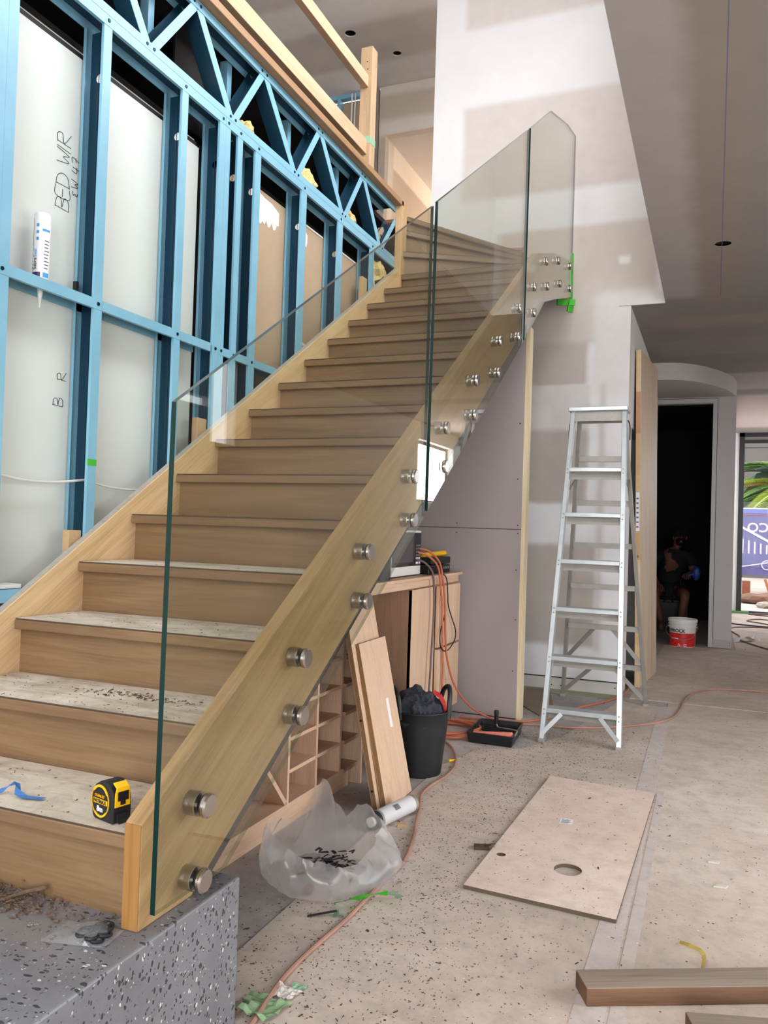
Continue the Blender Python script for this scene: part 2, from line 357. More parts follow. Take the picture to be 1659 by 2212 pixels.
# floor
def floor_mat(name, a, b, c2, speck=.5):
    M = Mat(name, .85, 0, .2); v = M.coords()
    f = M.noise(v, 1.3, 6, .65, .4); f2 = M.noise(v, 11, 6, .7); f3 = M.noise(v, 70, 4, .7)
    c = M.ramp(f, [(.3, a), (.52, b), (.72, c2)])
    c = M.mix(M.ramp(f2, [(.45, (0, 0, 0, 1)), (.75, (.6, .6, .6, 1))]), c, dk(a, .72))
    c = M.mix(M.ramp(f3, [(.3, (.45, .45, .45, 1)), (.42, (0, 0, 0, 1))]), c, dk(a, .6))
    vo = M.n('ShaderNodeTexVoronoi'); vo.inputs['Scale'].default_value = 75; M.l(v, vo.inputs['Vector'])
    sp = M.n('ShaderNodeSeparateColor'); M.l(vo.outputs['Color'], sp.inputs[0])
    k = M.math('MULTIPLY', M.math('LESS_THAN', sp.outputs[0], .16 * speck), M.math('LESS_THAN', vo.outputs['Distance'], M.math('MULTIPLY', sp.outputs[1], .3)))
    c = M.mix(k, c, C('#4f3f33'))
    k = M.math('MULTIPLY', M.math('GREATER_THAN', sp.outputs[0], .97), M.math('LESS_THAN', vo.outputs['Distance'], M.math('MULTIPLY', sp.outputs[1], .3)))
    c = M.mix(k, c, C('#d9d2ca'))
    M.col(c); M.bump(f2, .15, .006); return M.m
m_slab = floor_mat('concrete_slab', C('#a09892'), C('#b2aaa5'), C('#c2bab6'), .4)
m_sheet = floor_mat('dusty_floor_sheet', C('#b5a69a'), C('#cbbbae'), C('#d9ccc2'), .45)
m_tape = floor_mat('pale_floor_tape', C('#bdb0a8'), C('#c8bcb5'), C('#d2c8c2'), .5)
m_ply = floor_mat('pink_plywood', C('#d6bfb1'), C('#dfcabd'), C('#e7d6cc'), .2)
m_plyedge = paint('ply_edge', C('#5c4d40'), .8)
# metals, plastics
m_steel = metal('brushed_stainless', C('#b3aea6'), .28, (3, 120, 120))
m_steelcap = metal('turned_stainless', C('#b9b2ab'), .25)
m_alu = paint('aluminium', C('#b9bdbf'), .38, .55, var=.12, scale=14)
m_aludull = paint('aluminium_dull', C('#9b9790'), .5, .4, var=.12, scale=18)
m_black = paint('black_rubber', C('#15161a'), .5, var=.15, scale=20)
m_blackpl = paint('black_plastic', C('#191a1c'), .38, var=.1)
m_glass = panes('balustrade_glass', (.905, .918, .882, 1), .035)
M = Mat('glass_edge', .25, 0, .25); M.col((.002, .022, .018, 1)); m_gedge = M.m
M = Mat('glass_edge_top', .2, 0, .5); M.col((.05, .062, .062, 1)); m_gtop = M.m
m_gbot = panes('glass_edge_bottom', (.62, .72, .66, 1), .12)
m_window = panes('window_glass', (.93, .95, .95, 1), .004)
m_orange = paint('orange_cord', C('#bd6a4a'), .5, var=.15, scale=9)
m_orangedust = paint('dusty_orange_cord', C('#a87e6c'), .6, var=.25, scale=6)
m_browncord = paint('brown_cord', C('#6b4a42'), .6, var=.2)
m_greycord = paint('grey_cord', C('#6e5a56'), .55)
m_whitecable = paint('white_cable', C('#d9d9d4'), .4)
m_green = paint('green_tape', C('#3fae2a'), .5, var=.1)
m_palegreen = paint('pale_green_tape', C('#8fb796'), .6, var=.15, scale=12)
m_yellow = paint('yellow_plastic', C('#f0b80c'), .4, var=.05)
m_salmon = paint('salmon_roller', C('#f08a78'), .9, var=.12, scale=60, bump=.5, bscale=400)
m_bluefab = paint('dark_navy_fabric', C('#34353f'), .9, var=.25, scale=8, bump=.3, bscale=300)
m_batt = paint('insulation', C('#d9c283'), .95, var=.3, scale=20, bump=.8, bscale=70)
m_mark = paint('black_marker', C('#17171b'), .5)
m_label = paint('paper_label', C('#e9e7ea'), .6, var=.04)
m_labelgrey = paint('printed_grey', C('#6b6b74'), .6)
m_red = paint('bucket_red', C('#d3231f'), .4, var=.06)
m_bucket = paint('bucket_white', C('#e3dfdb'), .4, var=.05)
m_blue2 = paint('blue_masking_tape', C('#3f74b4'), .6, var=.15, scale=20)
m_bag = film('plastic_film', (.97, .97, .97, 1), .70, (.86, .83, .82, 1), .2)
m_zip = film('clear_zip_film', (.97, .98, .98, 1), .82, (.9, .9, .9, 1), .12)
m_card = paint('brown_cardboard', C('#8d7763'), .85, var=.15)
m_chip = paint('dark_wood_chip', C('#4d3b2e'), .9, var=.4, scale=40)
m_chip2 = paint('pale_plaster_crumb', C('#cfc7bf'), .9)
m_chip3 = paint('brown_wood_chip', C('#7b5a42'), .9, var=.3, scale=40)
m_soil = paint('brown_dirt', C('#6f5846'), .95, var=.4, scale=60, bump=.6, bscale=120)
m_leaf = paint('crumpled_green_leaf', C('#7f9a72'), .8, var=.25, scale=20)
m_skin = paint('skin', C('#7a4a3a'), .6)
m_blackcloth = paint('black_cloth', C('#17171a'), .9, var=.2)
m_redtag = paint('orange_red_plastic', C('#f0512f'), .5)

# ------------------------------------------------------------------ the room: floor
ZC = 2.862
floor = struct(B().box(-3.3, 3.5, -4.6, 12.72, -.12, 0), 'floor', m_slab)
def fsheet(poly): return B().plate(poly, [], 'z', .0005, .004).build('floor_sheet', m_sheet, floor)
fsheet([(-.1, -1.5), (.836, -1.5), (.836, 2.2), (-.135, 2.2), (-.12, 1.6), (-.1, 1.1), (-.092, .57)])
fsheet([(-.135, 2.204), (.836, 2.204), (.81, 4.5), (.5, 4.6), (.3, 3.35), (.15, 3.0), (-.06, 2.87), (-.137, 2.5)])
fsheet([(.842, -1.5), (2.6, -1.5), (2.6, 4.7), (.815, 4.7), (.842, 2.2)])
fsheet([(.55, 4.72), (2.6, 4.72), (2.6, 12.3), (1.32, 12.3), (1.32, 7.9), (.62, 7.9)])
tag(B().plate([(.775, -1.5), (.86, -1.5), (.866, 1.2), (.858, 2.7), (.845, 4.55), (.762, 4.5), (.78, 2.7), (.79, 1.2)], [], 'z', .0042, .0052).build('floor_tape', m_tape, loc=(.8, 1, .0042)),
    'wide pale dusty tape strip running along the floor past the pink board', 'tape')
tag(B().plate([(.868, -1.5), (.905, -1.5), (.91, 1.2), (.9, 2.6), (.872, 2.6), (.874, 1.2)], [], 'z', .0042, .005).build('floor_tape', m_tape, loc=(.88, 1, .0042)),
    'narrow pale tape strip to the right of the pink board', 'tape')

# walls and ceilings
struct(B().plate([(-1.1, 0), (.485, 0), (.485, ZC + .003), (.724, ZC + .003), (.724, 6.0), (-1.1, 6.0)], [], 'y', 4.8, 4.9), 'wall_back', m_wall)
B().box(-1.05, .484, 4.7965, 4.801, .084, .092).build('shadow_gap', m_darkgrey, bpy.data.objects['wall_back'])
sk = B().box(-1.05, .482, 4.788, 4.8, 0, .084).build('baseboard_back', paint('skirting_board', C('#c9c2bb'), .6, var=.05), kind='structure')
for x in (-.02, .05, .14, .44, .46): B().cyl((x, 4.785, .03 + .02 * (x > .1)), (x, 4.7885, .03 + .02 * (x > .1)), .005, n=8).build('nail_head', m_blackframe, sk)
struct(B().plate([(4.9, 0), (5.07, 0), (5.07, 2.0), (5.92, 2.0), (5.92, 0), (6.95, 0), (6.95, ZC), (4.9, ZC)], [], 'x', .39, .485), 'wall_side', m_white)
struct(B().plate([(-4.55, ZC + .003), (4.8, ZC + .003), (4.8, 6.0), (-4.55, 6.0)], [rect(.1, 3.7, 3.72, 5.7)], 'x', .724, .8), 'wall_void_right', m_white)
holeL = circ(1.098, 3.643, .045)
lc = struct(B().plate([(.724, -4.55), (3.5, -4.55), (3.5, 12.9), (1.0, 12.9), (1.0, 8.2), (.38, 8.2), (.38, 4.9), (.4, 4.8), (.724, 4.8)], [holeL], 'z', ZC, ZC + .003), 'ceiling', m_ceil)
def downlight(x, y, z, r):
    return B().lathe([(r, .013), (r, .16), (0, .16)], (x, y, z), 24).build('downlight_can', m_dark, lc if z < 3 else uc, smooth=True)
downlight(1.098, 3.643, ZC, .046)
B().box(1.0905, 1.0935, -1.5, 4.7, ZC - .0006, ZC - .0001).build('chalk_line', paint('blue_chalk', C('#6a6a8e'), .9), lc)
struct(B().box(.73, 3.5, -4.55, 12.9, 2.95, 3.3), 'ceiling_slab', m_dark)
UH = [circ(-2.318, 5.709, .055), circ(-2.005, 6.169, .045)]
uc = struct(B().plate([(-4.6, -4.55), (.8, -4.55), (.8, 4.9), (-1.1, 4.9), (-1.1, 6.72), (-4.6, 6.72)], UH, 'z', 6.0, 6.013), 'ceiling_upper', m_upceil)
downlight(-2.318, 5.709, 6.0, .056); downlight(-2.005, 6.169, 6.0, .046)
struct(B().plate([(-4.6, 3.3), (-2.6, 3.3), (-2.6, 5.95), (-4.6, 5.95)], [], 'y', 6.78, 6.8), 'wall_upper_unlined', m_brown)
bk = struct(B().box(-2.41, -1.0, 6.7, 6.8, 5.46, 6.0).box(-2.41, -2.33, 6.7, 6.8, 3.3, 5.46), 'wall_upper_hall', m_upwall)
struct(B().box(-2.43, -2.33, 6.8, 10.5, 3.3, 5.46), 'wall_upper_hall_side', m_hallwall)
struct(B().box(-2.33, -.3, 6.8, 10.5, 5.46, 5.5), 'ceiling_upper_hall', m_upceil)
struct(B().box(-2.33, -.3, 10.4, 10.5, 3.3, 5.5), 'wall_upper_hall_end', m_hallwall)
struct(B().box(-.4, -.3, 4.9, 10.5, 3.3, 5.5), 'wall_upper_hall_right', m_hallwall)
B().box(-2.5, -2.42, 6.66, 6.78, 3.3, 5.98).box(-2.53, -2.5, 6.64, 6.7, 3.3, 5.98).build('corner_stud', paint('grey_jamb', C('#8b7c70'), .7), bk)
struct(B().box(-4.7, -4.6, -4.6, 6.8, 3.3, 6.0), 'wall_upper_left', m_white)
# under-stair grey wall
gw = struct(B().box(-.9, -.04, 3.664, 3.70, 0, 2.55), 'wall_under_stair', m_darkgrey)
s1 = B(); s1.box(-.9, -.030, 3.651, 3.664, 0.008, 1.183); s1.build('plaster_sheet', m_grey, gw)
s1 = B(); s1.plate([(-.9, 1.187), (-.030, 1.187), (-.030, 2.40), (-.9, 2.45)], [], 'y', 3.651, 3.664); s1.build('plaster_sheet', m_grey, gw)
B().box(-.030, -.006, 3.651, 3.741, 0, 2.46).build('edge_stud', m_pine_pale, gw)
for x, z in [(-.06, .3), (-.05, .62), (-.055, .93), (-.05, 1.16), (-.052, 1.21), (-.06, 1.5), (-.055, 1.85), (-.45, 1.215), (-.45, 1.155)]:
    B().cyl((x, 3.6495, z), (x, 3.6512, z), .004, n=8).build('screw', m_screw, gw)
# door wall, curved bulkhead
D0 = 8.04
struct(B().plate([(.2, 0), (.32, 0), (.32, 2.635), (1.066, 2.635), (1.066, 0), (1.281, 0), (1.281, 2.70), (.2, 2.70)], [], 'y', D0, D0 + .1), 'wall_hall_end', paint('grey_white_board', C('#b9b4b2'), .7, var=.04))
ar = B(); pr = [(1.051, 0), (1.095, 0), (1.095, 2.68), (.28, 2.68), (.28, 2.635), (1.051, 2.635)]
ar.plate(pr, [], 'y', D0 - .012, D0); ar.box(1.06, 1.066, D0, D0 + .1, 0, 2.635); ar.box(.32, 1.06, D0, D0 + .1, 2.628, 2.635)
dr = struct(ar, 'door_1', paint('primed_architrave', C('#b5b0ae'), .5, var=.05), bevel=.003)
B().box(1.096, 1.1005, D0 - .002, D0 + .001, 0.085, 2.684).box(.28, 1.1, D0 - .002, D0 + .001, 2.681, 2.686).build('shadow_gap', m_darkgrey, dr)
bb = B().box(1.101, 1.283, D0 - .010, D0, 0, .083).build('baseboard_hall_end', paint('grey_skirting', C('#aaa4a1'), .6, var=.05), kind='structure')
for z in (.03, .055): B().cyl((1.265, D0 - .013, z), (1.265, D0 - .0099, z), .004, n=8).build('nail_head', m_blackframe, bb)
cv = [(.485, 6.92), (.58, 6.915), (.67, 6.93), (.76, 6.965), (.873, 7.06), (.97, 7.18), (1.085, 7.385), (1.17, 7.59), (1.235, 7.8), (1.27, 8.0), (1.281, 8.14)]
struct(B().plate(cv + [(.485, 8.14)], [], 'z', 2.695, ZC), 'wall_curved_bulkhead', paint('bulkhead_board', C('#c2bbb8'), .7, var=.04), smooth=True)
struct(B().plate([(.4, 6.9), (.485, 6.9), (.485, D0), (.4, D0)], [], 'z', 0, 2.7), 'wall_side_return', m_white)
struct(B().box(1.181, 1.281, D0 + .1, 12.72, 0, ZC), 'wall_corridor', m_white)
lsw = B().box(1.283, 1.288, 9.2, 9.27, 1.0, 1.11).build('light_switch', m_white); tag(lsw, 'small white light switch on the corridor wall beside the glass door', 'switch')
# dark room behind the door
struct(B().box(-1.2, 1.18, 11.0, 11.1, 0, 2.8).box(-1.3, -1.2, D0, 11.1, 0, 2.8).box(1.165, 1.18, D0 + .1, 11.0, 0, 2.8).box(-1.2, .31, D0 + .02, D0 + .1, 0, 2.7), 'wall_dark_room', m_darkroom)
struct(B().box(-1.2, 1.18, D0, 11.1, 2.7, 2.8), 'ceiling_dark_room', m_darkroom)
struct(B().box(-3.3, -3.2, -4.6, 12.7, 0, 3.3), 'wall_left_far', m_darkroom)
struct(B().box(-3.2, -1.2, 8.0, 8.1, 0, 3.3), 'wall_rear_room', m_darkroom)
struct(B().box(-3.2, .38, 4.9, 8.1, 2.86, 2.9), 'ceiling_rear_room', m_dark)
# upper floor deck
struct(B().box(-4.6, -.906, -4.5, 3.58, 3.296, 3.33).box(-4.6, -1.1, 3.58, 10.5, 3.296, 3.33).box(-1.1, -.3, 4.9, 10.5, 3.296, 3.33), 'floor_upper', m_dark)
# glazed end wall
YF = 12.7
struct(B().box(1.281, 1.436, YF, YF + .1, 0, ZC), 'wall_corridor_end', m_white)
wf = struct(B().box(1.436, 1.512, YF - .02, YF + .08, 0, 2.862).box(1.436, 3.4, YF - .02, YF + .08, 2.80, 2.862).box(1.5, 3.4, YF - .01, YF + .07, 2.70, 2.745).box(1.5, 3.4, YF - .01, YF + .07, 0, .03).box(2.6, 2.66, YF, YF + .06, 0, 2.8), 'window_1', m_blackframe)
B().box(1.512, 3.4, YF + .03, YF + .036, .03, 2.70).build('pane', m_window, wf); B().box(1.512, 3.4, YF + .03, YF + .036, 2.745, 2.80).build('pane', paint('smoked_highlight', C('#8f8580'), .3), wf)
# window wall behind the camera and the right-hand wall
struct(B().plate([(-3.2, 0), (3.5, 0), (3.5, 6.0), (-4.6, 6.0), (-4.6, 3.3), (-3.2, 3.3)], [rect(.8, 3.2, .15, 2.55), rect(-.9, .6, 3.1, 5.6)], 'y', -4.6, -4.5), 'wall_front', m_white)
wn = struct(B().box(.8, 3.2, -4.58, -4.52, .15, .2).box(.8, 3.2, -4.58, -4.52, 2.5, 2.55).box(.8, .85, -4.58, -4.52, .2, 2.5).box(3.15, 3.2, -4.58, -4.52, .2, 2.5).box(1.98, 2.02, -4.58, -4.52, .2, 2.5), 'window_2', m_blackframe)
wn = struct(B().box(-.9, .6, -4.58, -4.52, 3.1, 3.15).box(-.9, .6, -4.58, -4.52, 5.55, 5.6).box(-.9, -.85, -4.58, -4.52, 3.15, 5.55).box(.55, .6, -4.58, -4.52, 3.15, 5.55), 'window_3', m_blackframe)
struct(B().plate([(-4.6, 0), (12.8, 0), (12.8, ZC), (-4.6, ZC)], [rect(.5, 3.3, .1, 2.4), rect(4.95, 5.34, 1.92, 2.72), rect(4.43, 4.92, 2.23, 2.32), rect(10.6, 12.4, 1.6, 2.6)], 'x', 3.4, 3.5), 'wall_right', m_white)
struct(B().box(3.42, 3.48, .5, 3.3, .1, .15).box(3.42, 3.48, .5, 3.3, 2.35, 2.4).box(3.42, 3.48, 1.88, 1.93, .15, 2.35), 'window_4', m_blackframe)

struct(B().box(.74, .79, .1, 3.7, 3.72, 3.77).box(.74, .79, .1, 3.7, 5.65, 5.7).box(.74, .79, .1, .15, 3.77, 5.65).box(.74, .79, 3.65, 3.7, 3.77, 5.65).box(.74, .79, 1.88, 1.92, 3.77, 5.65), 'window_5', m_blackframe)

# ------------------------------------------------------------------ steel framed stair wall (left)
XW = -.905; XB = XW - .09
wl = struct(B().box(-1.013, -1.0, .2, 1.52, 0, 2.775), 'wall_left', m_lining)
B().box(-1.03, -1.013, .2, 1.52, 2.775, 2.802).build('lining_top_strip', m_darkgrey, wl)  # dark strip stands in for the shadow gap above the lining
B().box(-1.04, -1.025, .2, 1.52, 2.803, 2.816).build('lining_top_strip', m_white, wl)  # pale strip for the edge of the ceiling sheet
B().box(-1.012, -.999, 1.74, 3.6, 0, 2.80).build('plaster_sheet', m_brown, wl)
struct(B().box(-1.03, -.905, -4.5, .385, 0, 3.29), 'wall_left_lined', m_white)
struct(B().box(-1.06, -1.05, 1.4, 1.8, 0, 3.29).box(-3.2, -1.05, .2, 3.7, 2.83, 2.86), 'ceiling_room_left', m_dark)
def ragged(y0, y1, ztop, zbot, seed):
    random.seed(seed); top = [(y0, ztop)] + [(y0 + (y1 - y0) * t, ztop - .03 * t - .02 * random.random()) for t in (.25, .5, .75)] + [(y1, ztop - .05)]
    n = 16; bot = [(y1 - (y1 - y0) * i / n, zbot + (ztop - zbot) * (.35 * (1 - i / n)) + random.uniform(-.012, .03)) for i in range(n + 1)]
    return [(a, b) for a, b in top + bot]
B().plate(ragged(1.93, 2.21, 2.80, 2.60, 3), [], 'x', -.999, -.9975).build('torn_paper', m_torn, wl)
B().plate(ragged(2.36, 2.52, 2.795, 2.63, 8), [], 'x', -.999, -.9975).build('torn_paper', m_torn, wl)
B().plate(ragged(2.37, 2.6, 2.19, 2.10, 5), [], 'x', -.999, -.9975).build('torn_paper', m_torn, wl)
B().plate([(2.5, 2.79), (2.70, 2.79), (2.70, 2.80), (2.5, 2.80)], [], 'x', -.999, -.996).plate([(2.79, 2.79), (3.15, 2.79), (3.15, 2.80), (2.79, 2.80)], [], 'x', -.999, -.996).build('torn_paper', m_torn, wl)
wf = thing('wall_frame', 'light blue steel stud wall frame standing along the left side of the stair', 'wall frame', (XW, 2.0, 0))
def stud(y0, y1, z0, z1, hole=2.72, parent=wf):
    b = B(); t = .0025; lip = .011
    b.box(XW - t, XW, y0, y1, z0, z1).box(XB, XB + t, y0, y1, z0, z1)                    # flanges
    b.box(XW - lip, XW - t, y0, y0 + t, z0, z1).box(XB + t, XB + lip, y0, y0 + t, z0, z1)  # lips
    holes = [circ(XW - .047, hole, .0165, 16)] if hole and z0 < hole < z1 else []
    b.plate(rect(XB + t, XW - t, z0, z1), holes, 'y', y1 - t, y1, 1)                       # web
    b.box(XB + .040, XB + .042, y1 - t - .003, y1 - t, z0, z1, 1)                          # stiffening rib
    return b.build('stud', [m_blue, m_blueshade], parent, weld=False)
SZ = 2.885
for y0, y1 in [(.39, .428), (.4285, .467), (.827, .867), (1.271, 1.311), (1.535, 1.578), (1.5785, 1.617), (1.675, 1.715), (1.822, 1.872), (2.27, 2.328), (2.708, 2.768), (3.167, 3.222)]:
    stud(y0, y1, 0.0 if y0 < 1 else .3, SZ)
def rail(y0, y1, z0, z1, name='noggin', parent=wf):
    b = B(); t = .0025
    b.box(XB, XW, y0, y1, z1 - t, z1, 1).box(XW - t, XW + .0012, y0, y1, z0, z1).box(XB, XB + t, y0, y1, z0, z1).box(XW - .012, XW - t, y0, y1, z0, z0 + t)
    return b.build(name, [m_blue, m_blueshade], parent, weld=False)
for y0, y1 in [(.2, .8685), (.8695, 1.3125), (1.3135, 1.52)]: rail(y0, y1, 1.893, 1.928)
for y0, y1 in [(1.579, 1.716), (1.717, 1.874), (1.875, 2.4)]: rail(y0, y1, 1.893, 1.928)
rail(.2, .6, .905, .945)
rail(.2, 1.577, SZ, 2.922, 'top_plate'); rail(1.579, 3.56, SZ, 2.922, 'top_plate')
for y, z in [(.44, 1.91), (.847, 1.912), (1.292, 1.912), (1.556, 1.912), (1.598, 1.912), (1.695, 1.912), (1.848, 1.912), (.847, 2.905), (1.291, 2.905), (1.556, 2.905), (1.598, 2.905), (1.695, 2.905), (1.848, 2.905), (2.3, 2.905), (2.738, 2.905), (3.195, 2.905)]:
    B().cyl((XW, y, z), (XW + .004, y, z), .0075, .006, 10).build('screw', m_screw, wf)
tr = thing('floor_truss', 'light blue steel web truss of the upper floor above the stud wall', 'truss', (XW, 2.0, 2.92))
rail(.2, 3.56, 2.9235, 2.956, 'bottom_chord', tr); rail(.2, 3.56, 3.256, 3.292, 'top_chord', tr)
TP = [.30, .80, 1.345, 1.874, 2.452, 3.022]; BP = [.49, 1.055, 1.613, 2.192, 2.756, 3.311]
def web(ya, za, yb, zb, parent, deep=False):
    """C section lying in the truss plane from (ya,za) to (yb,zb); flat side faces the stair"""
    d = Vector((0, yb - ya, zb - za)); L = d.length; d.normalize(); nrm = Vector((0, d.z, -d.y)); b = B(); wd = .036 if not deep else .042; t = .0025
    if nrm.y < 0: nrm = -nrm
    o = Vector((XW - .001, ya, za)) - nrm * (wd / 2)
    b.obox(o - Vector((t, 0, 0)), d * L, nrm * wd, (t, 0, 0), 0)                               # face
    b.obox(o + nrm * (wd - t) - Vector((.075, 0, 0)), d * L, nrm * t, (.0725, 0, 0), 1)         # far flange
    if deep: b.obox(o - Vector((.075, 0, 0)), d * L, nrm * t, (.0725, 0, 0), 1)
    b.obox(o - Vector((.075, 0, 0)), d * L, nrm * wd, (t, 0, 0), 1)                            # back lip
    return b.build('web', [m_blue, m_blueshade], parent, weld=False)
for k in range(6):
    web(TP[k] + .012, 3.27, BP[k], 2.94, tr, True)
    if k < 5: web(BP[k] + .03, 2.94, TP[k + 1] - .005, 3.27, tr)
web(3.335, 2.94, 3.56, 3.2, tr)
for y in TP: 
    for q in (-.022, .022): B().cyl((XW, y + q, 3.275), (XW + .004, y + q, 3.275), .007, .006, 10).build('screw', m_screw, tr)
for y in BP:
    for q in (-.005, .035): B().cyl((XW, y + q, 2.941), (XW + .004, y + q, 2.941), .007, .006, 10).build('screw', m_screw, tr)
for y in (.62, 1.17, 1.72, 2.28, 2.86): B().box(XB - .05, XB - .01, y, y + .035, 2.95, 3.27).build('rear_strut', m_blue, tr)
pb = B(); pb.obox((XW - .06, 3.325, 2.975), (0, .17, .165), (0, .030, -.030), (-.035, 0, 0)); pb.build('bracket_block', m_brown, tr)
for t in (.38, .68):
    B().tube([(XW - .058, 3.335 + .17 * t, 2.962 + .165 * t), (XW - .054, 3.352 + .17 * t, 2.946 + .165 * t)], .003, 6).build('staple', m_screw, tr)
# insulation batts
for i, (p, r, lab) in enumerate([((XW - .06, 1.83, 2.985), (.03, .06, .045), 'yellow insulation tuft at the truss above the double stud'), ((XW - .05, 2.40, 2.985), (.035, .10, .065), 'largest yellow insulation tuft, in the middle of the truss'),
        ((XW - .05, 2.94, 2.985), (.03, .075, .05), 'yellow insulation tuft in the last open bay of the truss'), ((XW - .05, 3.40, 2.80), (.045, .11, .075), 'yellow insulation batt stuffed under the chord at the stair head'), ((XW - .08, 1.40, 2.975), (.03, .05, .03), 'small yellow insulation tuft behind a truss web at upper left')]):
    b = B().blob(p, r, 3, .45, 2.6, seed=i * 1.7 + 1)
    tag(b.build('insulation_batt', m_batt, loc=(p[0], p[1], p[2] - r[2]), smooth=True), lab, 'insulation', 'yellow insulation in the truss')
# handwriting in black marker on the lining: (u up the wall, v towards the left)
def strokes(L, u0, v0, s, adv, name, parent):
    G = {'B': [[(0, 0), (1, .05)], [(0, 0), (.1, .45), (.45, .5), (.55, .1)], [(.5, .1), (.6, .5), (.9, .5), (1, .05)]][:1] + [[(0, .02), (.05, .5), (.35, .62), (.5, .1), (.6, .55), (.9, .5), (1, .0)]],
         'E': [[(0, .55), (0, 0), (1, 0), (1, .55)], [(.5, 0), (.5, .45)]], 'D': [[(0, 0), (1, 0)], [(0, -.05), (.15, .5), (.55, .65), (.9, .4), (1, -.08)]],
         'W': [[(1, 0), (.1, .18), (.55, .38), (.1, .55), (1, .75)]], 'I': [[(0, .1), (1, .2)]], 'R': [[(0, 0), (1, .05)], [(.98, 0), (1, .45), (.65, .55), (.5, .05), (0, .7)]],
         '4': [[(1, .1), (.4, .0), (.4, .6)], [(.9, .45), (0, .35)]], '7': [[(1, 0), (1, .55), (0, .25)], [(.5, .15), (.55, .6)]],
         'e': [[(.8, .5), (.7, .1), (.5, .3), (.3, .1), (.1, .5)]], 'P': [[(0, 0), (1, .0), (1, .45), (.6, .5), (.5, 0)]]}
    b = B(); u = u0
    for ch in L:
        for st in G.get(ch, []):
            b.tube([(-.9993, v0 - p[0] * s, u + p[1] * s) for p in st], .0011, 5, sub=4)
        u += adv * (.62 if ch == 'I' else .8 if ch == ' ' else 1)
    return b.build(name, m_mark, parent)
strokes('BED WIR', 2.222, .792, .062, .041, 'handwriting', wl)
strokes('eW 47', 2.285, .836, .036, .030, 'handwriting', wl)
strokes('B', 1.55, .80, .045, .03, 'handwriting', wl); strokes('R', 1.64, .81, .04, .03, 'handwriting', wl)
# sealant cartridge standing on the noggin, nozzle down
ct = thing('sealant_cartridge', 'white sealant cartridge with purple and blue bands standing nozzle down on the blue noggin', 'cartridge', (-.945, .628, 1.929))
cx, cyy = -.945, .628
B().lathe([(0, 1.931), (.0245, 1.931), (.0255, 1.936), (.0255, 2.142), (.024, 2.146), (.022, 2.14), (0, 2.138)], (cx, cyy, 0), 28).build('tube', m_label, ct, smooth=True)
B().lathe([(.011, 1.931), (.009, 1.90), (.0028, 1.845), (.0015, 1.843)], (cx, cyy, 0), 16).build('nozzle', m_whitecable, ct, smooth=True)
def band(z0, z1, a0, a1, mat, name='band'):
    b = B(); n = 10; vs = []
    for i in range(n + 1):
        a = a0 + (a1 - a0) * i / n; x, y = cx + .0258 * math.cos(a), cyy + .0258 * math.sin(a); vs += [(x, y, z0), (x, y, z1)]
    b.add(vs, [(2 * i, 2 * i + 2, 2 * i + 3, 2 * i + 1) for i in range(n)]); return b.build(name, mat, ct)
m_purple = paint('label_purple', C('#3b1a55'), .4); m_lblue = paint('label_blue', C('#4c9ad8'), .4)
band(1.938, 1.953, -2.1, -.85, m_purple); band(1.938, 1.953, -.55, .25, m_lblue); band(2.085, 2.093, -.75, .25, m_lblue); band(1.94, 2.13, -2.2, -2.05, m_purple)
for k in range(9): band(1.965 + k * .011, 1.969 + k * .011, -.45, .05 + .08 * (k % 3), m_labelgrey, 'fine_print')
for s_, z, mt in (('Sabre', 1.960, m_mark), ('Seal', 2.000, m_lblue)):
    a = -1.36; text(s_, .017, mt, ct, (cx + .0262 * math.cos(a), cyy + .0262 * math.sin(a), z), (0, 0, 1), (math.sin(a), -math.cos(a), 0))
for k in range(3): band(2.055 + k * .022, 2.065 + k * .022, -1.5, -1.15, m_lblue, 'label_icon')
# cables through the studs, tape, packers
b = B().tube([(-.93, .39, 1.30), (-.945, .5, 1.294), (-.95, .61, 1.285), (-.95, .73, 1.287), (-.945, .86, 1.303)], .0045, 8); tag(b.build('white_cable', m_whitecable, loc=(-.94, .6, 1.29)), 'white twin cable drooping between the first and second blue studs', 'cable', 'white cables in the stud wall')
b = B().tube([(-.945, .87, 1.303), (-.95, .94, 1.291), (-.95, 1.03, 1.283), (-.95, 1.12, 1.283), (-.95, 1.27, 1.29)], .0035, 8); tag(b.build('white_cable', m_whitecable, loc=(-.94, 1.0, 1.29)), 'thin grey cable drooping between second and third blue studs above the stringer', 'cable', 'white cables in the stud wall')
b = B().box(XW - .001, XW + .0015, .826, .868, 1.352, 1.374); tag(b.build('green_tape', m_green, loc=(XW, .847, 1.352)), 'bright green tape wrapped on the second blue stud', 'tape')
b = B().box(XW - .03, XW - .018, .862, .8645, 1.303, 1.312); tag(b.build('green_tape', m_green, loc=(XW - .02, .863, 1.303)), 'tiny green tape bit where the cable meets the blue stud', 'tape')
for y0, y1, z0, z1, lab in [(.765, .823, .98, 1.128, 'timber packer wedged beside the second blue stud at the stringer'), (1.465, 1.53, 1.45, 1.605, 'timber packer with two nails beside the double blue stud'), (2.63, 2.70, 2.2, 2.4, 'timber packer hidden low beside the ninth stud'), (3.09, 3.155, 2.4, 2.69, 'long timber packer beside the last blue stud near the stair head')]:
    if y0 == 2.63: continue
    o = B().box(XW - .04, XW - .012, y0, y1, z0, z1).build('timber_packer', m_packer, loc=(XW - .03, y0, z0), bevel=.002); tag(o, lab, 'packer', 'timber packers at the blue studs')
tag(B().obox((XW - .015, .49, .946), (0, .085, 0), (-.07, .01, 0), (0, 0, .012)).build('board_offcut', m_white, loc=(XW - .05, .5, .946)), 'white plasterboard offcut lying on the low blue rail at far left', 'offcut')
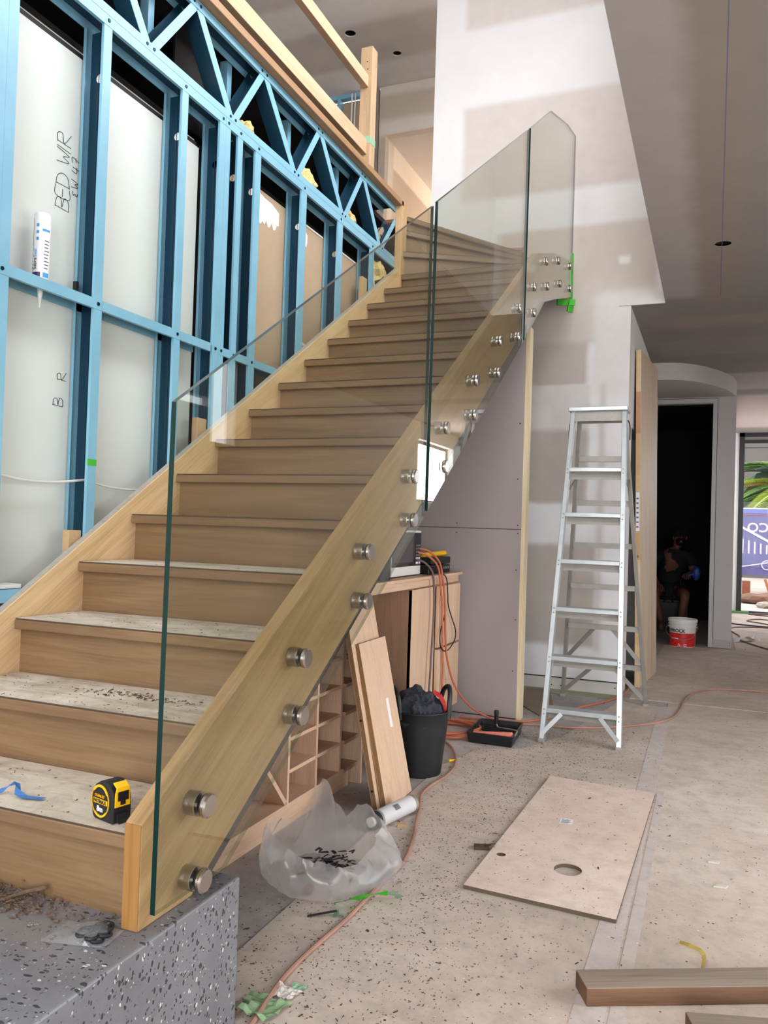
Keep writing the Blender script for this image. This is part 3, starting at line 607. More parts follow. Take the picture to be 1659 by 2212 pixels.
tag(B().box(XW - .075, XW - .06, .805, .817, 1.93, 1.985).build('packer_strip', m_blackframe, loc=(XW - .07, .81, 1.93)), 'small dark strip standing on the noggin beside the sealant cartridge', 'strip')
b = B().tube([(-.93, 3.245, 2.86), (-.92, 3.25, 2.75), (-.915, 3.27, 2.62)], .004, 6).tube([(-.935, 3.255, 2.86), (-.92, 3.265, 2.72), (-.92, 3.285, 2.62)], .004, 6)
tag(b.build('white_cable', m_whitecable, loc=(-.92, 3.26, 2.62)), 'pair of white cables hanging beside the last blue stud', 'cable')

# ------------------------------------------------------------------ staircase
G_, R_, T1 = .25546, .165, .5312; XL = -.8743
def yN(k): return (k - 1) * G_
def zN(k): return T1 + (k - 1) * R_
st = thing('staircase', 'oak winder staircase with dusty covered treads rising along the blue stud wall', 'staircase', (-.43, .1, .348))
for k in range(1, 15):
    z = zN(k) - .004
    t = B().box(XL, 0, yN(k), yN(k + 1) + .03, z - .030, z).build('tread', m_oak_x, st, bevel=.004)
    B().box(XL + .004, -.003, yN(k) + .0015, yN(k + 1) + .022, z, z + .0035).build('cover_sheet', m_dust, t)
    B().box(XL + .004, -.003, yN(k) + .0005, yN(k) + .0017, z + .0002, z + .0036).build('cover_edge', m_coveredge, t)
    zb = .348 if k == 1 else zN(k - 1) - .002
    B().box(XL, 0, yN(k) + .027, yN(k) + .041, zb, z - .030).build('riser', m_oak_x, st)
def winder(k, poly, nose):
    z = zN(k) - .004
    t = B().plate(poly, [], 'z', z - .03, z).build('tread', m_oak_x, st, bevel=.004)
    (x0, y0), (x1, y1) = nose; d = Vector((x1 - x0, y1 - y0, 0)).normalized(); nn = Vector((-d.y, d.x, 0)); L = math.hypot(x1 - x0, y1 - y0)
    o = Vector((x0, y0, z)) + nn * .0005
    B().obox(o, d * L, nn * .002, (0, 0, .0036)).build('cover_edge', m_coveredge, t)
    o = Vector((x0, y0, zN(k - 1) - .002)) + nn * .027
    B().obox(o, d * L, nn * .014, (0, 0, R_ - .034)).build('riser', m_oak_x, st)
n15, n16, n17, n18 = ((-.862, yN(15)), (0, yN(15) - .005)), ((-.867, 3.605), (0, 4.077)), ((-.885, 3.652), (-.02, 4.665)), ((-.93, 3.845), (-.325, 4.8))
winder(15, [n15[0], n15[1], (0, 4.12), (-.85, 3.66)], n15)
winder(16, [n16[0], n16[1], (0, 4.77), (-.05, 4.79), (-.87, 3.75)], n16)
winder(17, [n17[0], n17[1], (-.02, 4.79), (-.30, 4.79), (-.9, 3.9)], n17)
winder(18, [n18[0], n18[1], (-1.1, 4.79), (-1.3, 4.6), (-1.3, 3.845)], n18)
B().tube([(-.33, 4.785, 3.36), (-.5, 4.78, 3.375), (-.7, 4.78, 3.42), (-1.0, 4.78, 3.5)], .012, 6).build('wall_string', m_oak_y, st)
bo = .582; bu = .241; m_ = R_ / G_
B().plate([(-.014, .348), (.166, .348), (3.62, m_ * 3.62 + bu), (3.83, 2.69), (4.41, 2.85), (4.785, 2.94), (4.785, 3.235), (4.16, 3.085), (3.58, 2.895), (-.014, .562)], [], 'x', 0.0, .04, 0, 0).build('outer_stringer', m_oak_slope, st, bevel=.003)
B().box(.0005, .0395, -.0155, -.0135, .35, .56).build('stringer_end_face', m_oak_end, st)
B().plate([(-.02, .348), (.3, .348), (3.56, 2.45), (3.56, m_ * 3.56 + bo), (-.02, m_ * -.02 + bo)], [], 'x', XL - .03, XL, 0, 0).build('wall_stringer', m_oak_lit, st, bevel=.002)
B().plate([(-.02, m_ * -.02 + bo + .0004), (3.56, m_ * 3.56 + bo + .0004), (3.56, m_ * 3.56 + bo + .0014), (-.02, m_ * -.02 + bo + .0014)], [], 'x', XL - .0285, XL - .003).build('stringer_dust', paint('grey_dust', C('#a39c92'), .95, var=.15, scale=30), st)
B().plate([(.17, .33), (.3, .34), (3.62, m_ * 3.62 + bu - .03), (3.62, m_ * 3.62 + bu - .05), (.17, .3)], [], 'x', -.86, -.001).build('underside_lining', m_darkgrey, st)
# lining board around the end of the stud wall, and the fascia along the upper floor
fa = tag(B().box(XW, -.860, .2, 3.585, 3.293, 3.331).build('floor_fascia', m_oak_y, loc=(-.88, 1.9, 3.293), bevel=.003), 'long oak fascia board capping the upper floor edge above the blue truss', 'fascia')
eb = tag(B().box(XW - .0, -.860, 3.556, 3.592, 2.70, 3.331).build('end_lining', m_oak_z, loc=(-.88, 3.57, 2.7), bevel=.002), 'upright oak lining board closing the end of the blue stud wall', 'lining board')
tag(B().box(-.9, -.864, 3.593, 3.66, 2.85, 3.331).build('newel_lining', m_oak_z, loc=(-.88, 3.62, 2.85), bevel=.002), 'narrow oak newel piece where the winder treads meet the wall end', 'newel')
# timber post and two temporary rails on the upper floor
po = thing('guard_post', 'square pine post with a green tape band standing on the upper floor edge', 'post', (-1.125, 3.545, 3.331))
B().box(-1.167, -1.083, 3.5, 3.585, 3.331, 4.372).build('shaft', m_pine_z, po, bevel=.003)
B().box(-1.1685, -1.0815, 3.4985, 3.5865, 3.72, 3.768).build('tape_band', m_palegreen, po)
for z in (3.93, 4.02, 4.1, 4.16, 4.22, 4.27): B().cyl((-1.12 - .01 * math.sin(z * 50), 3.4985, z), (-1.12 - .01 * math.sin(z * 50), 3.5005, z), .004 + .004 * (z < 4), n=8).build('nail_head', m_screw if z > 4.1 else m_pine_z, po)
tag(B().box(-1.15, -1.105, -1.0, 3.499, 3.645, 3.742).build('guard_rail', m_pine_y, loc=(-1.127, 1.2, 3.645), bevel=.003), 'lower pine guard rail running to the taped post on the upper floor', 'rail', 'temporary pine guard rails')
tag(B().box(-1.15, -1.105, -1.0, 3.499, 4.095, 4.175).build('guard_rail', m_pine_y, loc=(-1.127, 1.2, 4.095), bevel=.003), 'upper pine guard rail running to the top of the taped post', 'rail', 'temporary pine guard rails')
tag(B().box(-1.075, -1.045, 3.60, 3.63, 3.332, 3.53).box(-1.06, -1.02, 3.63, 3.65, 3.332, 3.5).build('orange_wedge', m_redtag, loc=(-1.06, 3.61, 3.331)), 'small orange red plastic wedge at the foot of the upper post', 'wedge')
# upper floor blue framing behind the rails
uf = thing('upper_wall_frame', 'blue steel wall frame without lining at the back of the upper floor', 'wall frame', (-3.0, 6.72, 3.331))
B().box(-4.6, -2.42, 6.70, 6.775, 5.955, 6.0).build('top_plate', m_blue, uf)
for x in (-2.93, -3.4, -3.9, -2.5): B().box(x, x + .04, 6.70, 6.775, 3.331, 5.955).build('stud', m_blue, uf)
B().obox((-2.45, 6.695, 5.75), (-1.0, 0, -1.35), (.03, 0, -.022), (0, .012, 0)).build('brace_strap', m_blue, uf)
tag(B().tube([(-2.74, 6.68, 5.98), (-2.745, 6.68, 4.9), (-2.74, 6.68, 3.4)], .009, 6).tube([(-2.70, 6.68, 5.98), (-2.71, 6.68, 4.9), (-2.70, 6.68, 3.4)], .008, 6).build('white_cable', m_whitecable, loc=(-2.72, 6.68, 3.34)), 'white cables dropping down the upper blue frame behind the rails', 'cable')

# ------------------------------------------------------------------ glass balustrade
X0, X1 = .068, .080
def pane(poly, parent, front_edge=None):
    b = B(); n = len(poly)
    tri = [tuple(t) for t in tessellate_polygon([[Vector((p[0], p[1], 0)) for p in poly]])]
    b.add([(X0, p[0], p[1]) for p in poly], tri, 0); b.add([(X1, p[0], p[1]) for p in poly], [tuple(reversed(t)) for t in tri], 0)
    for i in range(n):
        j = (i + 1) % n; p, q = poly[i], poly[j]; dy, dz = q[0] - p[0], q[1] - p[1]
        vertical = abs(dy) < .02
        b.add([(X0, *p), (X0, *q), (X1, *q), (X1, *p)], [(0, 1, 2, 3)], 1 if vertical else (2 if i >= n // 2 else 3))
    return b.build('pane', [m_glass, m_gedge, m_gtop, m_gbot], parent, weld=False)
gb, gt = .240, 1.412
def gpan(label, poly, spots, base):
    g = thing('glass_panel', label, 'glass panel', base, 'frameless glass balustrade panels')
    pane(poly, g); first = None
    for (y, z) in spots:
        if first is None:
            r = .0262
            first = B().lathe([(0, .0402), (r, .0402), (r, .0665), (r * .94, .0679), (0, .0679)], (0, y, z), 32, 'x').build('standoff', m_steel, g, loc=(.04, y, z), smooth=True)
            B().lathe([(r * .95, .0801), (r * .95, .0832), (0, .0832)], (0, y, z), 32, 'x').build('gasket', m_black, first, smooth=True)
            B().lathe([(r * .96, .0833), (r, .0836), (r, .0905), (r * .86, .0945), (0, .0946)], (0, y, z), 36, 'x').build('cap', m_steelcap, first, smooth=True)
            f0 = (y, z)
        else: dup(first, g, (0, y - f0[0], z - f0[1]))
    return g
gpan('lowest and largest glass panel, standing on the terrazzo plinth', [(-.014, .39), (.235, .39), (1.512, m_ * 1.512 + gb), (1.512, m_ * 1.512 + gt), (-.004, m_ * -.004 + gt)],
     [(.146, .559), (.139, .401), (.581, .816), (.572, .665), (.99, 1.092), (.985, .938), (1.382, 1.357), (1.382, 1.2)], (.106, .1, .42))
gpan('middle glass panel of the balustrade, between the large panel and the wall panel', [(1.545, m_ * 1.545 + gb), (3.072, m_ * 3.072 + gb), (3.085, m_ * 3.085 + gt + .022), (1.562, m_ * 1.562 + gt + .004)],
     [(1.735, 1.577), (1.726, 1.421), (2.149, 1.842), (2.135, 1.686), (2.552, 2.112), (2.535, 1.951), (2.96, 2.385), (2.945, 2.225)], (.106, 2.2, 1.24))
gpan('uppermost glass panel with a pointed top beside the white wall', [(3.105, m_ * 3.105 + gb), (3.64, 2.605), (3.9, 2.69), (4.61, 2.905), (4.625, 4.105), (4.27, 4.025), (3.69, m_ * 3.69 + gt + .035), (3.122, m_ * 3.122 + gt + .022)],
     [(3.651, 2.862), (4.054, 2.994), (4.507, 3.1), (3.318, 2.605), (3.7, 2.719), (4.125, 2.861), (4.53, 2.945), (3.325, 2.454)], (.106, 3.7, 2.3))
tag(B().box(.063, .085, 4.60, 4.634, 2.84, 3.23).build('green_tape', m_green, loc=(.074, 4.61, 2.84)), 'green tape strip up the far edge of the uppermost glass panel', 'tape')
tag(B().obox((-.02, 4.57, 2.84), (.12, .04, .0), (.0, .002, .045), (.01, -.01, 0)).obox((.05, 4.59, 2.795), (.03, .05, .0), (.01, .0, .075), (.01, -.01, 0)).build('green_tape', m_green, loc=(.07, 4.6, 2.79)), 'crossed green tape bits under the corner of the uppermost glass panel', 'tape')
# ------------------------------------------------------------------ terrazzo plinth and what lies on it
pl = tag(B().box(-.9, .081, -1.3, .298, 0, .348).build('terrazzo_plinth', m_terr, loc=(-.4, -.5, 0), bevel=.005), 'grey terrazzo plinth with black and white chips under the first stair riser', 'plinth')
def xf(b, base, ax, ay, az=(0, 0, 1)):
    """local (a,b,z) -> world"""
    base, ax, ay, az = map(Vector, (base, ax, ay, az)); b.v = [base + ax * v.x + ay * v.y + az * v.z for v in b.v]; return b
def ribbon(b, pts, wdir, width, mi=0):
    vs = []
    for i, p in enumerate(pts):
        w_ = Vector(wdir[i] if isinstance(wdir, list) else wdir).normalized() * width / 2; vs += [Vector(p) - w_, Vector(p) + w_]
    return b.add(vs, [(2 * i, 2 * i + 1, 2 * i + 3, 2 * i + 2) for i in range(len(pts) - 1)], mi)
# tape measure
tb = Vector((-.095, .055, T1)); ta = Vector((.968, -.25, 0)); td = Vector((.25, .968, 0))
tm = thing('tape_measure', 'black and yellow tape measure standing on the lowest dusty tread', 'tape measure', tb)
prof = [(-.026, 0), (.037, 0), (.038, .03), (.0375, .05), (.033, .066), (.022, .078), (.006, .083), (-.012, .081), (-.026, .073), (-.035, .06), (-.0385, .045), (-.0385, .022), (-.034, .006)]
xf(B().plate(prof, [], 'y', -.023, .023), tb, ta, td).build('case', m_black, tm, bevel=.004)
def arc(r0, r1, a0, a1, cx, cz, n=14): return [(cx + r0 * math.cos(a0 + (a1 - a0) * i / n), cz + 1.12 * r0 * math.sin(a0 + (a1 - a0) * i / n)) for i in range(n + 1)] + [(cx + r1 * math.cos(a1 + (a0 - a1) * i / n), cz + 1.12 * r1 * math.sin(a1 + (a0 - a1) * i / n)) for i in range(n + 1)]
b = B()
for a0, a1, r0, r1 in [(.55, 2.5, .0305, .026), (-.75, .56, .0305, .0288), (-2.2, -.74, .0305, .0268), (2.49, 4.1, .0305, .0294)]: b.plate(arc(r0, r1, a0, a1, -.006, .041), [], 'y', -.0248, -.0228)
xf(b, tb, ta, td).build('yellow_ring', m_yellow, tm)
b = B().plate([(-.019, .034), (.019, .034), (.0185, .062), (.015, .075), (-.015, .075), (-.0185, .062)], [], 'x', .0365, .0392)
b.obox((.0365, -.0155, .073), (0, .031, 0), (-.012, 0, .009), (.0015, 0, .002)); xf(b, tb, ta, td).build('yellow_panel', m_yellow, tm, bevel=.001)
b = B().box(.039, .0415, -.0125, .0125, .047, .066).box(.039, .0405, -.006, .006, .038, .048)
for k in range(4): b.box(.0413, .0425, -.0115, .0115, .049 + k * .0042, .0508 + k * .0042)
xf(b, tb, ta, td).build('lock_button', m_blackpl, tm)
xf(B().box(.037, .0425, -.014, .014, .003, .021).box(.0425, .044, -.012, .012, -.0, .012), tb, ta, td).build('hook', m_blackpl, tm, bevel=.001)
fy = tb - td * .0236
text('STANLEY', .0085, m_yellow, tm, fy + ta * -.0265 + Vector((0, 0, .048)), ta, (0, 0, 1))
xf(B().box(-.031, .0185, -.0238, -.0229, .0345, .0445), tb, ta, td).build('name_band', m_yellow, tm)
text('FATMAX', .0105, m_mark, tm, fy - td * .0006 + ta * -.0295 + Vector((0, 0, .036)), ta, (0, 0, 1), bold=.0003, sx=1.08)
text('8m', .0165, m_label, tm, fy + ta * -.018 + Vector((0, 0, .0185)), ta, (0, 0, 1), bold=.0004)
# blue tape scrap
pts = [(-.50, .03, .5355), (-.43, .04, .536), (-.41, .065, .541), (-.397, .088, .553), (-.388, .082, .546), (-.372, .066, .540), (-.345, .06, .536), (-.30, .072, .5355)]
wd = [(0, 1, .1), (0, 1, .5), (.2, .7, .8), (.3, .6, -.4), (.2, .9, -.6), (.2, 1, .3), (0, 1, .1), (.1, 1, 0)]
tag(ribbon(B(), pts, wd, .016).build('blue_tape_scrap', m_blue2, loc=(-.4, .06, .535)), 'twisted scrap of blue masking tape on the lowest tread', 'tape')
# zip bag with black rings on the plinth
zb = thing('zip_bag', 'clear zip bag of black rubber rings lying on the terrazzo plinth', 'bag', (-.04, -.065, .349))
b = B(); cA, cB, cC, cD = Vector((-.105, -.122, .3495)), Vector((-.115, -.036, .3495)), Vector((.012, -.018, .3495)), Vector((.022, -.09, .3495)); nu, nv = 18, 10
for side in (0, 1):
    vs = []
    for i in range(nu + 1):
        for j in range(nv + 1):
            u, v = i / nu, j / nv; p = (cA * (1 - v) + cB * v) * (1 - u) + (cD * (1 - v) + cC * v) * u
            puff = math.sin(math.pi * v) ** .6 * math.sin(math.pi * min(1, u * 1.02)) ** .5 * (.006 + .02 * (u > .3) * math.sin(math.pi * max(0, (u - .3) / .7)))
            p = p + Vector((0, 0, (puff + .004 * noise.noise(p * 60) * math.sin(math.pi * v)) if side else .0005)); vs.append(p)
    b.add(vs, [(i * (nv + 1) + j, (i + 1) * (nv + 1) + j, (i + 1) * (nv + 1) + j + 1, i * (nv + 1) + j + 1) for i in range(nu) for j in range(nv)])
b.build('pouch', m_zip, zb, smooth=True)
random.seed(3)
def ring(c, R, r, tilt):
    b = B(); b.tube([Vector(c) + Vector((R * math.cos(a), R * math.sin(a), R * math.sin(a) * tilt)) for a in [i * math.pi / 8 for i in range(17)]], r, 6, smooth=False); return b
for i in range(13): ring((-.052 + .055 * random.random(), -.085 + .05 * random.random(), .353 + .010 * random.random()), .0115, .0034, random.uniform(-.3, .3)).build('rubber_ring', m_black, zb, smooth=True)
# dirt on the plinth
def chips_obj(name, n, fn, smin, smax, mat, seed, flat=.35):
    random.seed(seed); b = B()
    for i in range(n):
        p = fn()
        if p is None: continue
        s_ = random.uniform(smin, smax) ** 1; a = random.uniform(0, 6.28); L = s_ * random.uniform(.8, 2.2); W = s_ * random.uniform(.4, .8); H = s_ * flat * random.uniform(.5, 1.3)
        ca, sa = math.cos(a), math.sin(a); A = Vector((ca * L, sa * L, random.uniform(-.1, .25) * L)); Bv = Vector((-sa * W, ca * W, random.uniform(-.1, .1) * W))
        o = Vector(p); k = random.uniform(.3, .9)
        b.add([o, o + A, o + A * .9 + Bv, o + Bv * k, o + Vector((0, 0, H)) + A * .15, o + A * .8 + Bv * .4 + Vector((0, 0, H * .7))], [(0, 3, 2, 1), (0, 1, 5, 4), (1, 2, 5), (2, 3, 4, 5), (3, 0, 4)])
    return b.build(name, mat, kind='stuff', weld=False)
def dirt_fn():
    r = random.gauss(0, 1); return (-.33 + .15 * abs(random.gauss(0, .8)) - .05, -.03 + .03 * r + .02 * random.random(), .3485 + abs(random.gauss(0, .006)))
o = chips_obj('dirt_heap', 700, dirt_fn, .002, .008, m_soil, 11); tag(o, 'heap of brown dirt and bark crumbs swept against the first riser on the plinth', 'dirt', kind='stuff')
tag(B().tube([(-.30, -.03, .352), (-.27, .0, .362), (-.235, .012, .372), (-.222, .01, .378)], [.004, .005, .003], 7).build('bark_twig', m_soil, loc=(-.27, 0, .35)), 'brown bark twig sticking out of the dirt on the plinth', 'twig')
o = chips_obj('tread_dust', 420, lambda: (lambda k: (random.uniform(XL + .02, -.02), yN(k) + random.uniform(.01, .25), zN(k) + .0002))(random.choice([1, 1, 1, 2, 2, 2, 2, 3, 3, 4])), .0012, .0045, m_chip, 21); tag(o, 'dark chips and dust scattered over the lower stair treads', 'debris', kind='stuff')
o = chips_obj('tread_chip_cluster', 140, lambda: (-.62 + random.gauss(0, .10) + .3, yN(2) + .17 + random.gauss(0, .018), zN(2) + .0003), .002, .008, m_chip, 22); tag(o, 'cluster of dark wood chips on the second tread', 'debris', kind='stuff')
o = chips_obj('tread_crumbs', 60, lambda: (lambda k: (random.uniform(XL + .02, -.05), yN(k) + random.uniform(.01, .25), zN(k) + .0002))(random.choice([1, 2, 3, 3, 4, 5])), .0015, .004, m_chip2, 23); tag(o, 'white plaster crumbs on the stair treads', 'debris', kind='stuff')

# ------------------------------------------------------------------ joinery under the stair
XR = -.415
wr = thing('wine_rack', 'pale oak wine rack of square cells with a kickboard under the stair', 'wine rack', (-.6, 1.5, 0))
B().box(-.80, XR - .012, .9, 2.02, 0, .077).build('kickboard', m_lam_y, wr, bevel=.001)
B().box(-.80, XR, .9, 1.91, .077, .093).build('bottom_panel', m_lam_y, wr)
B().box(-.80, -.79, .9, 2.1, .09, .84).build('back_panel', m_lam_in, wr)
for y, zt in [(1.424, .74), (1.662, .86), (1.893, .86)]: B().box(-.79, XR, y, y + .016, .093, zt).build('divider', [m_lam_z], wr)
for z in (.207, .332, .457, .582, .707):
    B().box(-.79, XR - .001, 1.44, 1.662, z, z + .014).build('shelf', m_lam_y, wr); B().box(-.79, XR - .001, 1.678, 1.893, z, z + .014).build('shelf', m_lam_y, wr)
B().obox((XR - .0005, 1.412, .093), (0, -.19, .21), (0, .013, .012), (-.36, 0, 0)).build('diagonal_slat', m_lam_y, wr)
B().obox((XR - .0005, 1.02, .093), (0, .19, .21), (0, -.013, .012), (-.36, 0, 0)).build('diagonal_slat', m_lam_y, wr)
r2 = thing('shelf_unit', 'narrow shelf unit in shade between the wine rack and the leaning boards', 'shelf unit', (-.6, 2.0, 0))
B().box(-.79, -.385, 2.06, 2.077, 0, .86).build('side_panel', m_lam_z, r2)
for z in (.085, .21, .335, .46, .585, .71): B().box(-.79, -.40, 1.911, 2.06, z, z + .016).build('shelf', m_lam_in, r2)
bt = tag(B().box(-.86, -.392, 1.9, 3.62, .889, .905).build('bench_top', m_lam_y, loc=(-.6, 2.8, .889), bevel=.001), 'pale timber benchtop under the stair carrying the microwave', 'benchtop')
cb = thing('drawer_cabinet', 'pale oak cabinet with a door and two drawers below the benchtop', 'cabinet', (-.6, 3.15, 0))
B().box(-.86, -.41, 2.742, 2.76, .085, .845).build('side_panel', m_lam_in, cb)
B().box(-.86, -.43, 2.76, 3.6, 0, .888).build('carcass', m_lam_in, cb)
B().box(-.425, -.408, 2.08, 3.585, .847, .888).build('top_rail', m_lam_y, cb)
B().box(-.428, -.408, 2.742, 3.128, .085, .838).build('door', m_lam_z, cb, bevel=.0015)
for z0, z1 in ((.482, .838), (.088, .47)):
    d = B().box(-.405, -.385, 3.136, 3.555, z0, z1).build('drawer', m_lam_z, cb, bevel=.0015)
B().box(-.43, -.412, 3.128, 3.6, .085, .845).build('front_frame', m_lam_in, cb)
# microwave
mw = thing('microwave', 'white microwave oven with a dark glass door on the benchtop', 'microwave', (-.62, 2.77, .905))
B().box(-.80, -.475, 2.53, 3.0, .915, 1.158).build('body', m_bucket, mw, bevel=.006)
B().box(-.475, -.458, 2.53, 3.0, .912, 1.16).build('front_frame', m_bucket, mw, bevel=.006)
B().box(-.4585, -.4555, 2.548, 2.992, .962, 1.148).build('door_glass', paint('dark_oven_glass', C('#25242a'), .15, var=.05), mw, bevel=.002)
B().box(-.456, -.4545, 2.575, 2.86, .985, 1.13).build('window_mesh', paint('oven_mesh', C('#4a4648'), .3), mw)
B().box(-.456, -.4535, 2.895, 2.983, .967, 1.143).build('control_panel', m_blackpl, mw)
for i in range(5):
    for j in range(3): B().box(-.4536, -.453, 2.905 + j * .025, 2.922 + j * .025, 1.0 + i * .018, 1.009 + i * .018).build('button', m_labelgrey if i else m_label, mw)
B().box(-.4536, -.4528, 2.905, 2.94, .972, .985).box(-.4536, -.4528, 2.95, 2.975, .972, .985).build('button', m_label, mw)
for y in (2.56, 2.96): B().box(-.52, -.48, y, y + .03, .905, .915).build('foot', m_black, mw)
tag(B().box(-.78, -.44, 2.36, 2.50, .905, 1.02).box(-.77, -.45, 2.37, 2.49, 1.02, 1.03).build('black_case', m_blackpl, loc=(-.6, 2.43, .905), bevel=.004), 'black plastic case on the benchtop left of the microwave', 'case')
tbx = thing('tool_case', 'black plastic tool tray with a yellow handled tool at the end of the benchtop', 'tool case', (-.5, 3.35, .905))
B().box(-.62, -.44, 3.1, 3.5, .905, .955).build('lower_tray', m_blackpl, tbx, bevel=.006)
b = B()
for i in range(9): b.box(-.44, -.434, 3.12 + i * .042, 3.14 + i * .042, .91, .95)
b.build('rib', m_black, tbx)
B().box(-.60, -.46, 3.2, 3.57, .958, 1.0).build('upper_tray', m_black, tbx, bevel=.006)
B().box(-.45, -.435, 3.36, 3.52, .93, .945).build('grey_latch', m_aludull, tbx)
B().cyl((-.53, 3.22, 1.012), (-.50, 3.56, 1.022), .014, .017, 12).build('yellow_handle', m_yellow, tbx, smooth=True)
# leaning boards
def lean(name, label, o, a, c, th, holes=(), lab=None):
    t = thing(name, label, 'board', (o[0], o[1], 0), 'loose pale boards leaning under the stair')
    o, a, c = Vector(o), Vector(a), Vector(c); n = a.cross(c).normalized(); n = n if n.x > 0 else -n
    B().obox(o - n * th, a, c, n * th).build('panel', m_mdf, t); B().obox(o + n * .0001, a, c, n * .0012).build('laminate_face', m_lam_z, t)
    B().obox(o - n * (th + .0013), a, c, n * .0012).build('laminate_face', m_lam_z, t)
    an = a.normalized()
    for h in holes: p = o + c * h - n * th * .5; B().cyl(p - an * .0008, p + an * .001, .0055, n=12).build('dowel_hole', m_blackframe, t)
    if lab: B().obox(o + a * lab[0] + c * lab[1] + n * .0013, a.normalized() * lab[2], c.normalized() * lab[3], n * .0004).build('paper_label', m_label, t)
    return t
lean('loose_board', 'shorter pale board with a white paper label leaning in front', (-.128, 1.752, .006), (-.006, .305, 0), (-.155, .012, .672), .019, (), (.62, .44, .028, .125))
lean('loose_board', 'taller pale board with drilled brown edge leaning behind the labelled one', (-.156, 1.722, .006), (-.006, .31, 0), (-.188, .006, .875), .019, (.1, .42))
# black tub with clothes
tc = Vector((-.203, 2.345, 0)); tu = thing('rubber_tub', 'black flexible rubber tub with handles full of dark clothes', 'tub', tc)
B().lathe([(0, .0), (.100, 0), (.106, .006), (.112, .06), (.122, .15), (.132, .24), (.138, .297), (.141, .303), (.139, .307), (.134, .303), (.128, .24), (.108, .06), (.1, .012), (0, .01)], tc, 40).build('body', m_black, tu, smooth=True)
for a0 in (.62, 3.76):
    def P(a, h, r=.139): return tc + Vector((r * math.cos(a), r * math.sin(a), h))
    B().tube([P(a0 - .55, .27), P(a0 - .50, .33), P(a0 - .36, .385), P(a0, .412), P(a0 + .36, .385), P(a0 + .50, .33), P(a0 + .55, .27)], .012, 10, flat=.8).build('handle', m_black, tu, smooth=True)
b = B(); bm = bmesh.new(); bmesh.ops.create_icosphere(bm, subdivisions=5, radius=1.0); vs = []
for v in bm.verts:
    d = v.co.normalized(); n1 = noise.noise(d * 2.2 + Vector((1, 2, 3))); n2 = abs(noise.noise(Vector((d.x * 3 + n1, d.y * 5 - n1, d.z * 4)))); n3 = abs(noise.noise(d * 9 + Vector((n1, 0, n2)) * 2))
    k = 1.02 + .20 * n1 - .30 * n2 - .05 * n3; vs.append(tc + Vector((-.012, -.008, .275)) + Vector((d.x * .122, d.y * .122, d.z * .135)) * k)
b.add(vs, [tuple(v.index for v in f.verts) for f in bm.faces]); bm.free()
cl = tag(b.build('clothes', m_bluefab, loc=tc + Vector((0, 0, .2)), smooth=True), 'crumpled dark navy clothes heaped inside the black tub', 'clothes')
b = B(); ribbon(b, [tc + Vector(p) for p in [(.055, .02, .388), (.085, .03, .372), (.108, .035, .335), (.118, .03, .30)]], (0, 1, .2), .045); tag(b.build('red_sleeve', m_red, loc=tc + Vector((.1, .03, .33))), 'red and white piece of cloth tucked at the tub rim', 'cloth')
# paint tray and roller
pt = thing('paint_tray', 'black plastic paint tray on the floor beside the cord coil', 'paint tray', (-.02, 3.17, 0))
def rrect(c4, r, n=4):
    out = []; m = len(c4)
    for i in range(m):
        p, a, c = Vector((*c4[i], 0)), Vector((*c4[i - 1], 0)), Vector((*c4[(i + 1) % m], 0)); u, v = (a - p).normalized() * r, (c - p).normalized() * r
        for k in range(n + 1): t = k / n; out.append(p + u * (1 - t) ** 2 + v * t ** 2)
    return out
fl, frr, br_, bl_ = (-.158, 2.985), (.108, 2.985), (.082, 3.355), (-.172, 3.34)
def inset(d): return [(fl[0] + d, fl[1] + d), (frr[0] - d, frr[1] + d), (br_[0] - d, br_[1] - d), (bl_[0] + d, bl_[1] - d)]
L0, L1, L2, L3 = rrect(inset(.012), .012), rrect(inset(0), .015), rrect(inset(.008), .014), rrect(inset(.02), .012)
b = B(); loops = [[(p.x, p.y, .001) for p in L0], [(p.x, p.y, .060) for p in L1], [(p.x, p.y, .060) for p in L2], [(p.x, p.y, .008 + max(0, p.y - 3.08) * .12) for p in L3]]; n = len(L0)
b.add([q for L in loops for q in L], [(k * n + i, k * n + (i + 1) % n, (k + 1) * n + (i + 1) % n, (k + 1) * n + i) for k in range(3) for i in range(n)] + [tuple(range(n)), tuple(range(3 * n, 4 * n))])
b.build('tray', m_blackpl, pt)
for k in range(6): B().box(-.13, .06, 3.14 + k * .03, 3.147 + k * .03, .018 + .0036 * k, .0235 + .0036 * k).build('rib', m_black, pt)
pr_ = thing('paint_roller', 'salmon pink paint roller with a black handle resting in the tray', 'paint roller', (-.02, 3.06, .03))
B().cyl((-.13, 3.05, .032), (.088, 3.035, .052), .020, .0225, 24).build('sleeve', m_salmon, pr_, smooth=True)
B().tube([(.088, 3.035, .052), (.1, 3.035, .054), (.104, 3.06, .062), (.09, 3.12, .066), (-.02, 3.19, .055), (-.036, 3.2, .06), (-.04, 3.2, .075)], .0035, 8).build('wire_frame', m_aludull, pr_, smooth=True)
B().lathe([(0, 3.0), (.010, 3.0), (.012, 3.01), (.012, 3.05), (.014, 3.06), (.013, 3.075), (0, 3.078)], (-.042, 3.2, -2.928), 16).build('handle', m_black, pr_, smooth=True)

